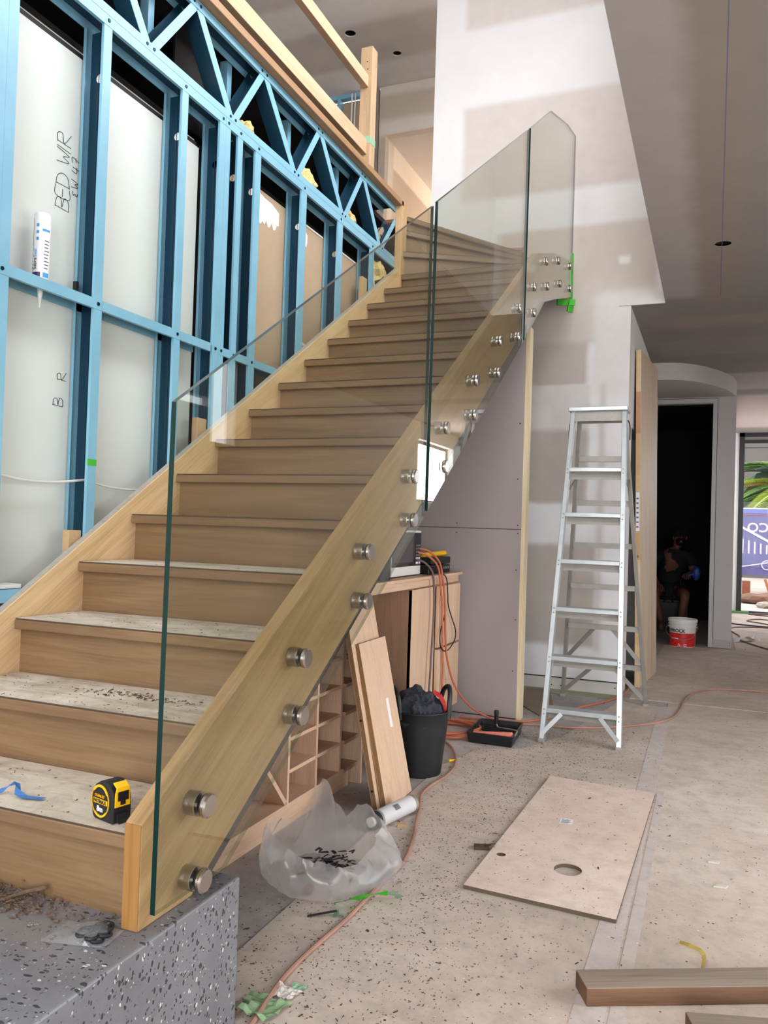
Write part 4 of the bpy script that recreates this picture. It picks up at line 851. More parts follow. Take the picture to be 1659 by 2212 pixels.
# ------------------------------------------------------------------ ladder
la = thing('step_ladder', 'aluminium step ladder with seven steps standing before the white wall', 'ladder', (.43, 3.8, 0))
def bar(p0, p1, cx_, cy_, name, mat, parent=la):
    """bar with horizontal section cx_ by cy_, centred on p0-p1"""
    p0, p1 = Vector(p0), Vector(p1); a = Vector((cx_, 0, 0)); c = Vector((0, cy_, 0)); return B().obox(p0 - a / 2 - c / 2, a, c, p1 - p0).build(name, mat, parent, bevel=.002)
fs0, fs1 = Vector((.217, 3.225, .02)), Vector((.262, 3.74, 1.93)); gs0, gs1 = Vector((.632, 3.24, .02)), Vector((.568, 3.74, 1.93))
bar(fs0, fs1, .026, .058, 'front_stile', m_alu); bar(gs0, gs1, .028, .058, 'front_stile', m_alu)
rs0, rs1 = Vector((.104, 4.56, .02)), Vector((.282, 3.86, 1.9)); ts0, ts1 = Vector((.676, 4.51, .02)), Vector((.556, 3.86, 1.9))
bar(rs0, rs1, .024, .045, 'rear_stile', m_aludull); bar(ts0, ts1, .024, .045, 'rear_stile', m_aludull)
def at_z(p0, p1, z): t = (z - p0.z) / (p1.z - p0.z); return p0 + (p1 - p0) * t
for z in (.185, .468, .742, 1.018, 1.295, 1.57):
    a, c = at_z(fs0, fs1, z), at_z(gs0, gs1, z); x0, x1, y = a.x + .012, c.x - .012, (a.y + c.y) / 2
    t = B().box(x0, x1, y - .042, y + .05, z - .004, z).box(x0, x1, y - .042, y - .038, z - .024, z - .004).build('step', m_alu, la, bevel=.001); B().box(x0, x1, y + .03, y + .034, z - .068, z - .004).box(x0, x1, y + .024, y + .03, z - .05, z - .046).build('step_web', m_aludull, t)  # web in duller metal, its shade behind the tread put into the colour
    for p in (a, c):
        for q in (.0, -.025): B().cyl((p.x, p.y - .0285 + q * .26, z - .008 + q), (p.x, p.y - .0325 + q * .26, z - .008 + q), .005, n=8).build('rivet', m_aludull, la)
for z in (.283, .555, .835, 1.114, 1.39, 1.668):
    a, c = at_z(rs0, rs1, z), at_z(ts0, ts1, z); B().box(a.x + .01, c.x - .01, (a.y + c.y) / 2 - .012, (a.y + c.y) / 2 + .012, z - .035, z).build('rear_rung', m_aludull, la, bevel=.001)
def brace(p0, p1, wdt, mat=m_aludull):
    p0, p1 = Vector(p0), Vector(p1); d = (p1 - p0).normalized(); u = d.cross(Vector((0, 1, 0))).normalized() * wdt; B().obox(p0 - u / 2, u, (0, .004, 0), p1 - p0).build('brace', mat, la)
for zr, zl, fa_, fb_ in ((.53, .30, .42, .62), (.255, .05, .42, .62)):
    a, c = at_z(rs0, rs1, zr), at_z(ts0, ts1, zr); e, g_ = at_z(rs0, rs1, zl), at_z(ts0, ts1, zl)
    brace((a.x + (c.x - a.x) * .38, a.y - .015, zr), (e.x + .01, e.y - .02, zl), .028); brace((a.x + (c.x - a.x) * .62, a.y - .015, zr), (g_.x - .01, g_.y - .02, zl), .028)
a, c = at_z(fs0, fs1, .165), at_z(gs0, gs1, .165)
brace((a.x + .10, a.y - .046, .165), (a.x + .0, a.y - .062, .05), .024, m_alu); brace((c.x - .10, c.y - .046, .165), (c.x - .0, c.y - .062, .05), .024, m_alu)
B().box(.235, .590, 3.69, 3.86, 1.925, 1.938).box(.235, .59, 3.69, 3.705, 1.938, 1.952).box(.235, .59, 3.845, 3.86, 1.938, 1.952).build('top_cap', m_alu, la, bevel=.004)
B().box(.27, .56, 3.72, 3.724, 1.865, 1.925).box(.27, .56, 3.83, 3.834, 1.865, 1.925).build('cap_skirt', m_aludull, la)
for x, s_ in ((.246, -1), (.585, 1)):
    B().tube([(x, 3.75, 1.87), (x + s_ * .012, 3.76, 1.84), (x + s_ * .014, 3.76, 1.75)], .004, 6).build('hook', m_blackframe, la)
    B().tube([(x - s_ * .002, 3.70, 1.52), (x + s_ * .012, 3.83, 1.45), (x, 3.96, 1.52)], .006, 6, smooth=False).build('spreader', m_aludull, la)
for p in (fs0, gs0, rs0, ts0): B().box(p.x - .018, p.x + .018, p.y - .035, p.y + .03, 0, .022).build('foot', m_aludull, la, bevel=.003)

# door leaf leaning on the side wall
dl = thing('door_leaf', 'tall unpainted timber door leaf leaning against the side wall behind the ladder', 'door leaf', (.58, 5.5, 0))
o, a, th, c = Vector((.543, 5.19, 0)), Vector((.072, .795, 0)), Vector((.038, -.0034, 0)), Vector((-.05, .01, 2.62))
B().obox(o, a, th, c).build('leaf', m_door, dl, bevel=.002)
tints = ['#d3b48b', '#cbaa80', '#d8bd98', '#c8a274', '#d2b38a', '#cba679', '#b98a6c', '#d2b48c']
for i in range(8):
    q = o + Vector((-.0005, -.003, 0)) + c * (i / 8) + th * .03; B().obox(q, (0, .0025, 0), th * .94, c * (1 / 8 - .0006)).build('edge_block', paint('edge_block_%s' % 'abcdefgh'[i], C(tints[i]), .7, var=.08, scale=20), dl)
q = o + c * .46 + th * .1 + Vector((0, -.0042, 0)); B().obox(q, (0, .001, 0), th * .72, c * .115).build('paper_label', m_label, dl)
for k in range(7): B().obox(q + c * (.01 + .014 * k) + th * .1 + Vector((0, -.0006, 0)), (0, .0005, 0), th * .45, c * .005).build('fine_print', m_labelgrey, dl)
q = o + c * .385 + th * .5; B().cyl(q + Vector((0, -.0045, 0)), q + Vector((0, .002, 0)), .011, n=16).build('latch_hole', m_mdf, dl); B().obox(o + c * .375 + th + a * .03, a * .012, c * .018, th * .02).build('spindle_slot', m_mdf, dl)

# bucket
bc = Vector((.797, 7.925, 0)); bu_ = thing('plaster_bucket', 'white and red plaster bucket with a wire handle at the dark doorway', 'bucket', bc)
B().lathe([(0, .004), (.125, 0), (.128, .004), (.136, .2), (.137, .205), (.147, .206), (.148, .214), (.139, .216), (.1395, .236), (.149, .238), (.149, .244), (.1405, .247), (.141, .262), (.15, .264), (.15, .29), (.147, .296), (.143, .296), (.138, .28), (.122, .02), (0, .015)], bc, 48).build('pail', m_bucket, bu_, smooth=True)
def cyl_patch(z0, z1, a0, a1, mat, name, off=.0012, n=24):
    b = B(); vs = []
    for i in range(n + 1):
        a = a0 + (a1 - a0) * i / n
        for z in (z0, z1): r = .128 + (z - .004) * .008 / .196 + off; vs.append(bc + Vector((r * math.cos(a), r * math.sin(a), z)))
    b.add(vs, [(2 * i, 2 * i + 2, 2 * i + 3, 2 * i + 1) for i in range(n)]); return b.build(name, mat, bu_, smooth=True)
cyl_patch(.008, .150, -3.6, -.22, m_red, 'red_label')
def text_cyl(body, size, mat, a0, z0, name='lettering', bold=0.0, sx=1.0):
    cu = bpy.data.curves.new('t', 'FONT'); cu.body = body; cu.size = size; cu.offset = bold; cu.resolution_u = 3
    to = bpy.data.objects.new('t', cu); S.collection.objects.link(to); me = bpy.data.meshes.new_from_object(to.evaluated_get(bpy.context.evaluated_depsgraph_get())); bpy.data.objects.remove(to)
    b = B(); vs = []
    for v in me.vertices: a = a0 + v.co.x * sx / .136; z = z0 + v.co.y; r = .1305 + (z - .004) * .008 / .196; vs.append(bc + Vector((r * math.cos(a), r * math.sin(a), z)))
    b.add(vs, [tuple(p.vertices) for p in me.polygons]); bpy.data.meshes.remove(me); return b.build(name, mat, bu_)
text_cyl('GYPROCK', .048, m_mark, -2.95, .158, bold=.0016, sx=.98)
text_cyl('base coat', .018, paint('label_orange', C('#ee8a4a'), .5), -2.6, .122)
cyl_patch(.086, .097, -2.45, -1.85, m_label, 'white_bar', .002, 8); cyl_patch(.086, .10, -1.5, -1.42, m_browncord, 'label_icon', .002, 2); cyl_patch(.086, .10, -1.35, -1.27, m_browncord, 'label_icon', .002, 2)
text_cyl('A', .045, m_label, -1.9, .012); cyl_patch(.014, .038, -1.42, -1.22, m_label, 'label_icon', .002, 4); cyl_patch(.018, .034, -1.39, -1.25, m_red, 'label_icon', .0026, 4)
B().tube([bc + Vector((-.15, 0, .225)), bc + Vector((-.165, -.05, .16)), bc + Vector((-.10, -.125, .10)), bc + Vector((.0, -.15, .085)), bc + Vector((.10, -.125, .11)), bc + Vector((.15, -.03, .2)), bc + Vector((.15, 0, .225))], .0022, 6).build('wire_handle', m_aludull, bu_)

# ------------------------------------------------------------------ floor things
# plastic bag
bgc = Vector((-.085, 1.10, .004)); bg_ = thing('plastic_bag', 'large crumpled translucent plastic bag standing open on the floor before the wine rack', 'bag', bgc)
def lobe(t, t0, w_): d = (t - t0 + math.pi) % (2 * math.pi) - math.pi; return math.exp(-(d / w_) ** 2)
NT, NU = 110, 22; vs = []
for i in range(NU + 1):
    t = i / NU
    for k in range(NT):
        th = 2 * math.pi * k / NT; d = Vector((math.cos(th), math.sin(th), 0))
        H = .075 + .185 * lobe(th, 2.1, .5) + .13 * lobe(th, 1.05, .42) + .10 * lobe(th, 3.5, .75) + .05 * lobe(th, 4.7, .8) + .05 * lobe(th, .25, .5)
        rx = .175 * (1 + .22 * lobe(th, 3.35, .45) - .18 * lobe(th, 1.6, .5)); ry = 1.0 + .25 * lobe(th, .35, .5)
        if t < .4: u = t / .4; r = rx * u * ry; z = .002 + .012 * noise.noise(Vector((d.x * u * 3, d.y * u * 3, 1))) ** 2
        else:
            u = (t - .4) / .6; n1 = noise.noise(Vector((d.x * 2.3, d.y * 2.3, u * 1.1))); n2 = noise.noise(Vector((d.x * 6, d.y * 6, u * 2.2 + 4)))
            r = rx * ry * (1 + .12 * math.sin(u * 2.6) - .30 * u * u * (1 - .6 * lobe(th, 4.4, 1.2)) + .22 * n1 * u + .06 * n2 * min(1, u * 2) + .07 * abs(math.sin(th * 4.5 + u * 1.5)) * u); z = .002 + H * u * (1 + .10 * n2)
        vs.append(bgc + Vector((d.x * r, d.y * r * 1.08, z + .006 * noise.noise(Vector((d.x * 14, d.y * 14, t * 9))) * min(1, t * 2) + .003)))
b = B(); b.add(vs, [(i * NT + k, i * NT + (k + 1) % NT, (i + 1) * NT + (k + 1) % NT, (i + 1) * NT + k) for i in range(NU) for k in range(NT)])
b.build('film', m_bag, bg_, smooth=True)
vs = []; b = B()     # the folded tail of the bag lying to the right, over the dark strips
for i in range(13):
    for j in range(9):
        u, v = i / 12, j / 8; p = Vector((.045, 1.13, 0)) + Vector((.105, .20, 0)) * u + Vector((-.07, .10, 0)) * (v - .5) * 2 * (1 - .82 * u)
        vs.append(p + Vector((0, 0, .012 + .045 * math.sin(math.pi * v) * (1 - u) + .014 * noise.noise(p * 30))))
b.add(vs, [(i * 9 + j, (i + 1) * 9 + j, (i + 1) * 9 + j + 1, i * 9 + j + 1) for i in range(12) for j in range(8)]); b.build('tail', m_zip, bg_, smooth=True)
random.seed(5)
def strip_fn(): a = random.uniform(0, 6.28); r = abs(random.gauss(0, .055)); return (-.075 + r * math.cos(a), 1.12 + r * 1.2 * math.sin(a), .012 + random.uniform(0, .045))
o = chips_obj('black_offcuts', 120, strip_fn, .010, .02, m_black, 9, .25); tag(o, 'black rubber offcuts lying inside the translucent plastic bag', 'offcuts', kind='stuff')
o = chips_obj('black_offcuts', 60, lambda: (.08 + random.gauss(0, .025), 1.21 + random.gauss(0, .04), .008 + random.uniform(0, .02)), .008, .014, paint('grey_offcut', C('#5d6066'), .6), 10, .3); tag(o, 'grey offcuts under the flat tail of the plastic bag', 'offcuts', kind='stuff')
tag(B().blob((-.075, .965, .02), (.012, .022, .014), 3, .5, 3).build('brown_leaf', m_chip3, loc=(-.075, .965, .005), smooth=True), 'brown dry leaf inside the front of the plastic bag', 'leaf')
b = B(); ribbon(b, [(.035, .915, .02), (.07, .935, .028), (.1, .965, .03), (.135, 1.0, .034), (.165, 1.035, .028)], [(.4, -.6, .5), (.3, -.8, .3), (.2, -.6, .8), (.4, -.7, .4), (.3, -.5, .9)], .030)
tag(b.build('green_tape', m_green, loc=(.1, .97, .02)), 'crumpled bright green tape at the right foot of the plastic bag', 'tape')
tag(ribbon(B(), [(.165, 1.035, .028), (.185, 1.05, .022), (.2, 1.062, .012)], (.4, -.6, .6), .034).build('clear_tape_end', m_palegreen, loc=(.18, 1.05, .01)), 'pale end of the crumpled green tape beside the orange cord', 'tape')
tag(ribbon(B(), [(.055, .87, .004), (.07, .878, .02), (.085, .882, .006)], (.5, -.8, .1), .022).build('green_tape', m_palegreen, loc=(.07, .875, .004)), 'small pale green tape scrap in front of the plastic bag', 'tape')
tag(B().obox((-.01, .83, .0045), (.075, .045, .012), (-.004, .008, 0), (0, 0, .003)).build('dark_splinter', m_blackframe, loc=(.02, .85, .0045)), 'dark splinter poking out below the plastic bag', 'splinter')
# grey tube
gt_ = thing('sealant_sausage_tube', 'grey cardboard tube with a black open end lying beside the plastic bag', 'tube', (-.075, 1.65, .005))
p0, p1 = Vector((-.098, 1.575, .0405)), Vector((-.045, 1.80, .0405)); ax = (p1 - p0).normalized()
B().cyl(p0, p1, .034, n=32).build('body', paint('tube_grey', C('#cfcdcd'), .45, var=.05), gt_, smooth=True)
b = B(); b.cyl(p0 - ax * .006, p0 + ax * .006, .0355, n=32).cyl(p1 - ax * .004, p1 + ax * .012, .0352, n=32); b.build('end_ring', m_aludull, gt_, smooth=True)
b = B().cyl(p0 - ax * .03, p0 - ax * .006, .034, n=28); b.build('black_collar', m_black, gt_, smooth=True); B().cyl(p0 - ax * .045, p0 - ax * .03, .019, n=20).build('cap', m_whitecable, gt_, smooth=True)
side = ax.cross(Vector((0, 0, 1))).normalized()
for k in range(6):
    q = p0 + ax * (.085 + .006 * k); b = B(); vs = []
    for i in range(9):
        a = .55 + .7 * i / 8; n_ = side * math.cos(a) + Vector((0, 0, 1)) * math.sin(a); vs += [q + n_ * .0346, q + ax * (.003 + .001 * (k % 2)) + n_ * .0346]
    b.add(vs, [(2 * i, 2 * i + 2, 2 * i + 3, 2 * i + 1) for i in range(8)]); b.build('barcode', m_mark, gt_)
# pink board with two holes
A_, B_, C_, D_ = (.355, 1.220), (.838, 1.196), (.866, 2.505), (.391, 2.538)
pk = thing('pink_board', 'pale pink plywood sheet with a large and a small round hole lying on the floor', 'board', (.61, 1.87, .005))
B().plate([A_, B_, C_, D_], [circ(.646, 1.494, .047, 28, .05), circ(.407, 1.517, .0165, 20)], 'z', .006, .018, 0, 1).build('sheet', [m_ply, m_plyedge], pk)
B().obox((.540, 1.925, .0184), (.05, .004, 0), (-.004, .062, 0), (0, 0, .0006)).build('paper_label', m_label, pk)
for k in range(5): B().obox((.545, 1.932 + .009 * k, .0191), (.028 + .004 * (k % 3), .003, 0), (0, .0035, 0), (0, 0, .0003)).build('fine_print', m_labelgrey, pk)
for x, y in ((.815, 2.30), (.805, 2.20)): B().plate([(x - .012, y - .02), (x + .012, y - .012), (x + .01, y + .02), (x - .008, y + .015)], [], 'z', .0181, .0186).build('white_smear', m_chip2, pk)
for p, q in (((.395, 1.60), (.417, 1.603)), ((.655, 1.69), (.685, 1.70)), ((.55, 1.30), (.558, 1.33)), ((.73, 1.31), (.755, 1.335)), ((.79, 1.36), (.815, 1.375))):
    pass
# timbers at lower right
def timber(label, p, d, L, wd_, h):
    p = Vector(p); d = Vector(d).normalized(); n = Vector((d.y, -d.x, 0)); b = B().obox(p, d * L, n * wd_, (0, 0, h)); t = b.build('timber_length', [m_oldwood, m_oldside], loc=p)
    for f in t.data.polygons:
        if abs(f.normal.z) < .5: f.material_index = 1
    m = t.modifiers.new('bevel', 'BEVEL'); m.width = .003; m.segments = 2
    a = math.atan2(d.y, d.x); t.data.transform(Matrix.Rotation(-a, 4, 'Z')); t.rotation_euler[2] = a
    return tag(t, label, 'timber', 'weathered timbers on the floor')
timber('long weathered timber lying across the lower right corner of the floor', (.779, .803, .005), (.461, .233, 0), 1.7, .088, .045)
timber('second weathered timber mostly out of frame at the bottom right edge', (1.045, .735, .005), (.92, .30, 0), 1.4, .088, .042)
tag(ribbon(B(), [(1.018, 1.165, .006), (1.045, 1.125, .022), (1.073, 1.10, .026), (1.083, 1.085, .022), (1.084, 1.06, .02), (1.08, 1.035, .008)], [(.3, .6, .4), (.5, .5, .6), (.7, .3, .5), (.9, .2, .3), (.9, 0, .4), (.8, 0, .5)], .011).build('peeled_strip', paint('yellow_wrap', C('#c9b15a'), .5, var=.2, scale=30), loc=(1.05, 1.1, .006)), 'curled yellowish strip on the floor behind the long weathered timber', 'strip')
for (x, y, s_, lab) in ((1.11, 1.83, .02, 'white plaster flake on the floor right of the pink board'), (1.13, 1.62, .022, 'pale plaster flake on the floor further right of the pink board'), (1.31, 1.28, .03, 'flat dusty paper scrap on the floor behind the weathered timber'), (-.43, 3.40, .012, 'small white plaster lump at the foot of the grey wall')):
    b = B().plate([(x - s_, y - s_ * .6), (x + s_ * .8, y - s_ * .4), (x + s_, y + s_ * .5), (x - s_ * .2, y + s_ * .7)], [], 'z', .0045, .0085); tag(b.build('plaster_flake', m_chip2 if s_ < .03 else m_tape, loc=(x, y, .0045)), lab, 'flake')
tag(B().tube([(-.12, 2.56, .012), (-.095, 2.585, .014)], [.008, .004], 8).build('yellow_plug', m_yellow, loc=(-.11, 2.57, .004)), 'small yellow plug on the floor right of the black tub', 'plug')
tag(B().obox((-.03, 1.62, .0045), (.03, .012, 0), (-.01, .02, 0), (0, 0, .014)).build('wood_block', m_packer, loc=(-.02, 1.63, .0045)), 'small wooden block on the floor between grey tube and orange cord', 'block')
tag(B().obox((.30, 1.545, .0045), (.05, .02, 0), (-.01, .03, 0), (0, 0, .012)).obox((.315, 1.58, .0045), (.045, -.02, .02), (.01, .02, 0), (0, 0, .006)).build('bark_piece', m_chip, loc=(.32, 1.56, .0045)), 'dark bark piece on the floor at the left edge of the pink board', 'bark')
# crumpled leaf green paper at the bottom left beside the plinth
random.seed(14)
for (x, y, s_, mt, lab) in ((.105, .375, .05, m_leaf, 'crumpled green masking paper on the floor against the plinth corner'), (.128, .455, .028, m_chip2, 'crumpled white paper on the floor beside the plinth'), (.142, .49, .018, m_palegreen, 'small torn green tape scrap on the floor beside the plinth')):
    b = B(); N = 9; vs = []
    for i in range(N + 1):
        for j in range(N + 1):
            u, v = i / N * 2 - 1, j / N * 2 - 1; p = Vector((x + u * s_ * (1 + .2 * v), y + v * s_ * .9, 0)); vs.append(p + Vector((0, 0, .008 + s_ * .55 * abs(noise.noise(Vector((u * 1.6, v * 1.9, s_ * 50)))))))
    b.add(vs, [(i * (N + 1) + j, (i + 1) * (N + 1) + j, (i + 1) * (N + 1) + j + 1, i * (N + 1) + j + 1) for i in range(N) for j in range(N)])
    tag(b.build('crumpled_paper', mt, loc=(x, y, .005)), lab, 'paper')
tag(B().plate([(-.1, 4.1), (.08, 3.83), (.10, 4.2), (-.02, 4.72), (-.2, 4.72)], [], 'z', .002, .006).build('cardboard_sheet', m_card, loc=(0, 4.3, .002)), 'brown cardboard sheet on the floor between the grey wall and the ladder', 'cardboard')
tag(B().box(-.26, .484, 4.60, 4.78, .0005, .0025).build('green_floor_film', paint('greenish_film', C('#9fa588'), .8, var=.25, scale=12), loc=(.1, 4.7, .0005)), 'greenish floor film along the foot of the white wall', 'film')

# cords
def cord(name, label, pts, r, mat, cat='cord', group=None, n=8): 
    z0 = min(p[2] for p in pts) - r; o = B().tube(pts, r, n).build(name, mat, loc=(pts[0][0], pts[0][1], max(0, z0)), smooth=True); return tag(o, label, cat, group)
Z = .0115
cord('extension_cord', 'long dusty orange cord snaking from the bottom edge past the bag to the black tub', [(.135, .12, Z), (.117, .315, Z), (.093, .475, Z), (.089, .605, Z), (.096, .729, Z), (.105, .85, Z), (.11, .95, .016), (.108, 1.14, .014), (.112, 1.31, Z), (.07, 1.52, Z), (.02, 1.70, Z), (-.03, 1.88, Z), (-.068, 2.002, Z), (-.075, 2.15, Z), (-.055, 2.33, Z), (-.07, 2.5, Z), (-.115, 2.66, Z), (-.19, 2.82, Z), (-.25, 2.90, Z)], .0068, m_orangedust)
cord('extension_cord', 'orange cord crossing the floor from the right edge under the ladder', [(1.9, 5.50, Z), (1.491, 5.47, Z), (1.3, 5.45, Z), (1.09, 5.36, Z), (.965, 5.10, Z), (.915, 4.75, Z), (.9, 4.45, Z), (.865, 4.18, Z), (.785, 3.985, Z), (.66, 3.83, Z), (.51, 3.69, Z), (.337, 3.586, Z), (.15, 3.55, Z), (-.05, 3.49, Z), (-.296, 3.396, Z), (-.42, 3.3, Z)], .0068, m_orangedust)
cord('extension_cord', 'orange cord coming out of the side doorway behind the ladder', [(.30, 5.4, Z), (.47, 5.2, Z), (.515, 5.05, Z), (.50, 4.76, Z), (.42, 4.49, Z), (.277, 4.16, Z), (.146, 3.75, Z), (.02, 3.58, Z), (-.15, 3.52, Z), (-.35, 3.5, Z)], .0065, m_orange)
cp = []
for i in range(46):
    a = i * .62; q = 1 + .13 * math.sin(i * 1.7); cp.append((-.33 + .19 * q * math.cos(a) + .02 * math.sin(i), 3.16 + .17 * q * math.sin(a), .012 + .0006 * i))
cord('cord_coil', 'loose coil of orange cord on the floor between the tub and the paint tray', cp, .0066, m_orange)
hang = [(-.47, 2.95, 1.06), (-.42, 3.02, 1.045), (-.378, 3.09, .985), (-.368, 3.13, .90), (-.366, 3.17, .80), (-.364, 3.19, .69), (-.362, 3.20, .56), (-.358, 3.23, .42), (-.33, 3.30, .25), (-.26, 3.38, .12), (-.16, 3.45, .045), (-.05, 3.51, .016), (.05, 3.53, .0115)]
cord('hanging_cord', 'orange cord hanging off the benchtop and sweeping out across the floor', hang, .0062, m_orange, group='cords hanging off the benchtop')
cord('hanging_cord', 'second orange cord hanging straight down the cabinet front', [(-.47, 2.93, 1.04), (-.42, 3.0, 1.02), (-.376, 3.06, .96), (-.370, 3.10, .86), (-.371, 3.15, .72), (-.369, 3.16, .6), (-.371, 3.18, .5), (-.371, 3.20, .30), (-.366, 3.16, .10), (-.38, 3.13, .02)], .0062, m_orange, group='cords hanging off the benchtop')
cord('hanging_cord', 'grey brown cord hanging down the cabinet door left of the orange cords', [(-.47, 2.9, 1.0), (-.42, 2.94, .985), (-.384, 2.99, .93), (-.381, 3.02, .84), (-.380, 3.03, .7), (-.380, 3.01, .5), (-.380, 2.99, .3), (-.385, 2.96, .05)], .0058, m_greycord, group='cords hanging off the benchtop')
cord('hanging_cord', 'thin black cable looping down in front of the cabinet drawers', [(-.43, 3.05, .94), (-.375, 3.2, .90), (-.368, 3.24, .80), (-.368, 3.26, .72), (-.366, 3.33, .64), (-.362, 3.40, .56), (-.360, 3.38, .5), (-.362, 3.26, .455), (-.366, 3.16, .47), (-.368, 3.12, .52), (-.371, 3.14, .59), (-.371, 3.20, .66), (-.371, 3.21, .75)], .0036, m_blackframe, group='cords hanging off the benchtop')
cord('floor_cable', 'dark cable coil on the floor nearest the glass door', [(1.92, 12.55, Z), (1.75, 12.53, Z), (1.62, 12.44, Z), (1.68, 12.30, Z), (1.85, 12.22, Z), (2.0, 12.2, Z)], .011, m_browncord, group='cords on the corridor floor')
cord('floor_cable', 'brown cable loop on the corridor floor behind the torn dark strip', [(2.0, 11.5, Z), (1.84, 11.56, Z), (1.7, 11.58, Z), (1.58, 11.4, Z), (1.56, 11.2, Z), (1.68, 11.05, Z), (1.82, 10.86, Z), (2.0, 10.7, Z)], .009, m_browncord, group='cords on the corridor floor')
cord('floor_cable', 'brown cable crossing the corridor floor in front of the torn dark strip', [(1.30, 9.95, Z), (1.35, 10.18, Z), (1.46, 10.3, Z), (1.6, 10.38, Z), (1.80, 10.4, Z), (2.0, 10.36, Z)], .008, m_browncord, group='cords on the corridor floor')
cord('floor_cable', 'brown cable bending past the folded paper on the corridor floor', [(1.29, 9.85, Z), (1.34, 9.55, Z), (1.39, 9.26, Z), (1.395, 9.0, Z), (1.40, 8.75, Z), (1.48, 8.52, Z), (1.58, 8.27, Z), (1.70, 8.05, Z)], .008, m_browncord, group='cords on the corridor floor')
tag(B().plate([(1.3, 10.74), (1.4, 10.62), (1.52, 10.58), (1.72, 10.52), (1.9, 10.5), (1.9, 10.55), (1.7, 10.58), (1.4, 10.68), (1.32, 10.8)], [], 'z', .002, .018).build('torn_strip', m_blackframe, loc=(1.6, 10.6, .002)), 'torn dark strip lying across the corridor floor', 'strip')
b = B(); ribbon(b, [(1.34, 8.60, .008), (1.38, 8.68, .05), (1.45, 8.78, .055), (1.53, 8.85, .012)], (.5, -.8, .15), .10); ribbon(b, [(1.5, 8.82, .012), (1.555, 9.0, .075), (1.60, 8.86, .010)], (.6, -.6, .1), .03)
tag(b.build('folded_paper', m_label, loc=(1.45, 8.75, .005)), 'folded white paper strip lying on the corridor floor right of the doorway', 'paper')
tag(B().box(1.29, 1.62, YF - .16, YF - .05, .001, .03).build('green_mat', paint('green_mat', C('#5d8a4a'), .8, var=.2), loc=(1.45, YF - .1, .001)), 'green mat strip at the foot of the glass door', 'mat')
# loose debris on the floor: nobody could count it
def floor_fn(dense=True):
    while True:
        if random.random() < .75: x, y = random.gauss(.25, .28), random.uniform(.3, 3.6)
        else: x, y = random.uniform(-.4, 2.2), random.uniform(.2, 8.2)
        if x < .1 and y < .31: continue
        if x < -.36 and y < 2.1: continue
        if x < -.1 and 1.6 < y < 3.5 : continue
        if y > 4.7 and x < .72: continue
        if .35 < x < .87 and 1.19 < y < 2.54 and random.random() < .8: continue
        z = .019 if (.35 < x < .87 and 1.19 < y < 2.54) else .0045 if x > -.1 else .001
        return (x, y, z)
o = chips_obj('floor_chips', 3200, floor_fn, .0018, .0055, m_chip, 31); tag(o, 'dark bark and wood chips scattered over the whole floor', 'debris', kind='stuff')
o = chips_obj('floor_shavings', 3600, floor_fn, .0014, .0045, m_chip3, 32); tag(o, 'brown shavings and dirt scattered over the floor sheets', 'debris', kind='stuff')
o = chips_obj('floor_crumbs', 260, floor_fn, .0015, .005, m_chip2, 33); tag(o, 'white plaster crumbs scattered over the floor', 'debris', kind='stuff')
o = chips_obj('large_floor_chips', 130, floor_fn, .006, .011, m_chip, 34, .3); tag(o, 'larger dark flakes of bark lying on the floor', 'debris', kind='stuff')

# ------------------------------------------------------------------ outside the glass door
struct(B().box(-30, 40, 12.83, 60, -.12, -.02), 'ground_outside', paint('pale_rubble_ground', C('#b7a79b'), .9, var=.2, scale=2))
struct(B().box(-30, 30, -30, -4.75, -.12, -.02).box(3.52, 30, -4.75, 12.83, -.12, -.02), 'ground_front', paint('pale_paving', C('#9d968e'), .9))
hw = B(); hw.box(-6, 12, 26, 26.3, -.02, 9); o = hw.build('neighbour_house', paint('render_panel', C('#5b5350'), .8, var=.05), loc=(3, 26, -.02)); tag(o, 'grey rendered neighbouring house wall far behind the palm', 'house')
b = B()
for z in (1.6, 2.8, 4.0, 5.2): b.box(-6, 12, 25.985, 26.0, z, z + .02)
for x in (.5, 1.9, 3.3, 4.7): b.box(x, x + .02, 25.985, 26.0, 0, 9)
b.build('joint', m_darkgrey, o)
b = B().box(3.05, 4.2, 25.96, 26.0, 3.9, 6.5); b.build('window', paint('pale_blue_window', C('#6c8aa6'), .2), o)
fn = thing('fence_banner', 'pale purple printed banner along the site fence outside the glass door', 'banner', (2.4, 16.5, -.02))
fb = paint('banner_purple', C('#5c5688'), .7, var=.25, scale=3); fb2 = paint('banner_top_band', C('#5d66a6'), .7); fwh = paint('banner_print', C('#c9c3dd'), .7); fr_ = paint('banner_red', C('#9a4a55'), .7)
B().box(.8, 5.5, 16.5, 16.51, .45, 1.79).build('cloth', fb, fn); B().box(.8, 5.5, 16.492, 16.5, 1.69, 1.78).build('top_band', fb2, fn); B().box(.8, 5.5, 16.49, 16.5, 1.655, 1.675).build('red_stripe', fr_, fn); B().box(.8, 5.5, 16.488, 16.5, 1.78, 1.80).build('white_edge', fwh, fn)
text('RUN CO', .26, fwh, fn, (2.72, 16.485, 1.32), (-1, 0, 0), (0, 0, 1), bold=.004)
b = B().obox((1.55, 16.488, 1.42), (.75, 0, -.42), (.02, 0, .04), (0, .004, 0)).obox((2.2, 16.488, 1.02), (.7, 0, .55), (.02, 0, -.04), (0, .004, 0)).obox((1.6, 16.488, .6), (.5, 0, .10), (0, 0, .022), (0, .004, 0))
b.plate([(x + 2.08, z + .66) for x, z in circ(0, 0, .10, 20)], [[(x + 2.08, z + .66) for x, z in circ(0, 0, .08, 20)]], 'y', 16.486, 16.49)
for i in range(9): b.box(1.62 + i * .11, 1.65 + i * .11, 16.488, 16.49, .88, 1.18 - .03 * i)
b.build('print', fwh, fn)
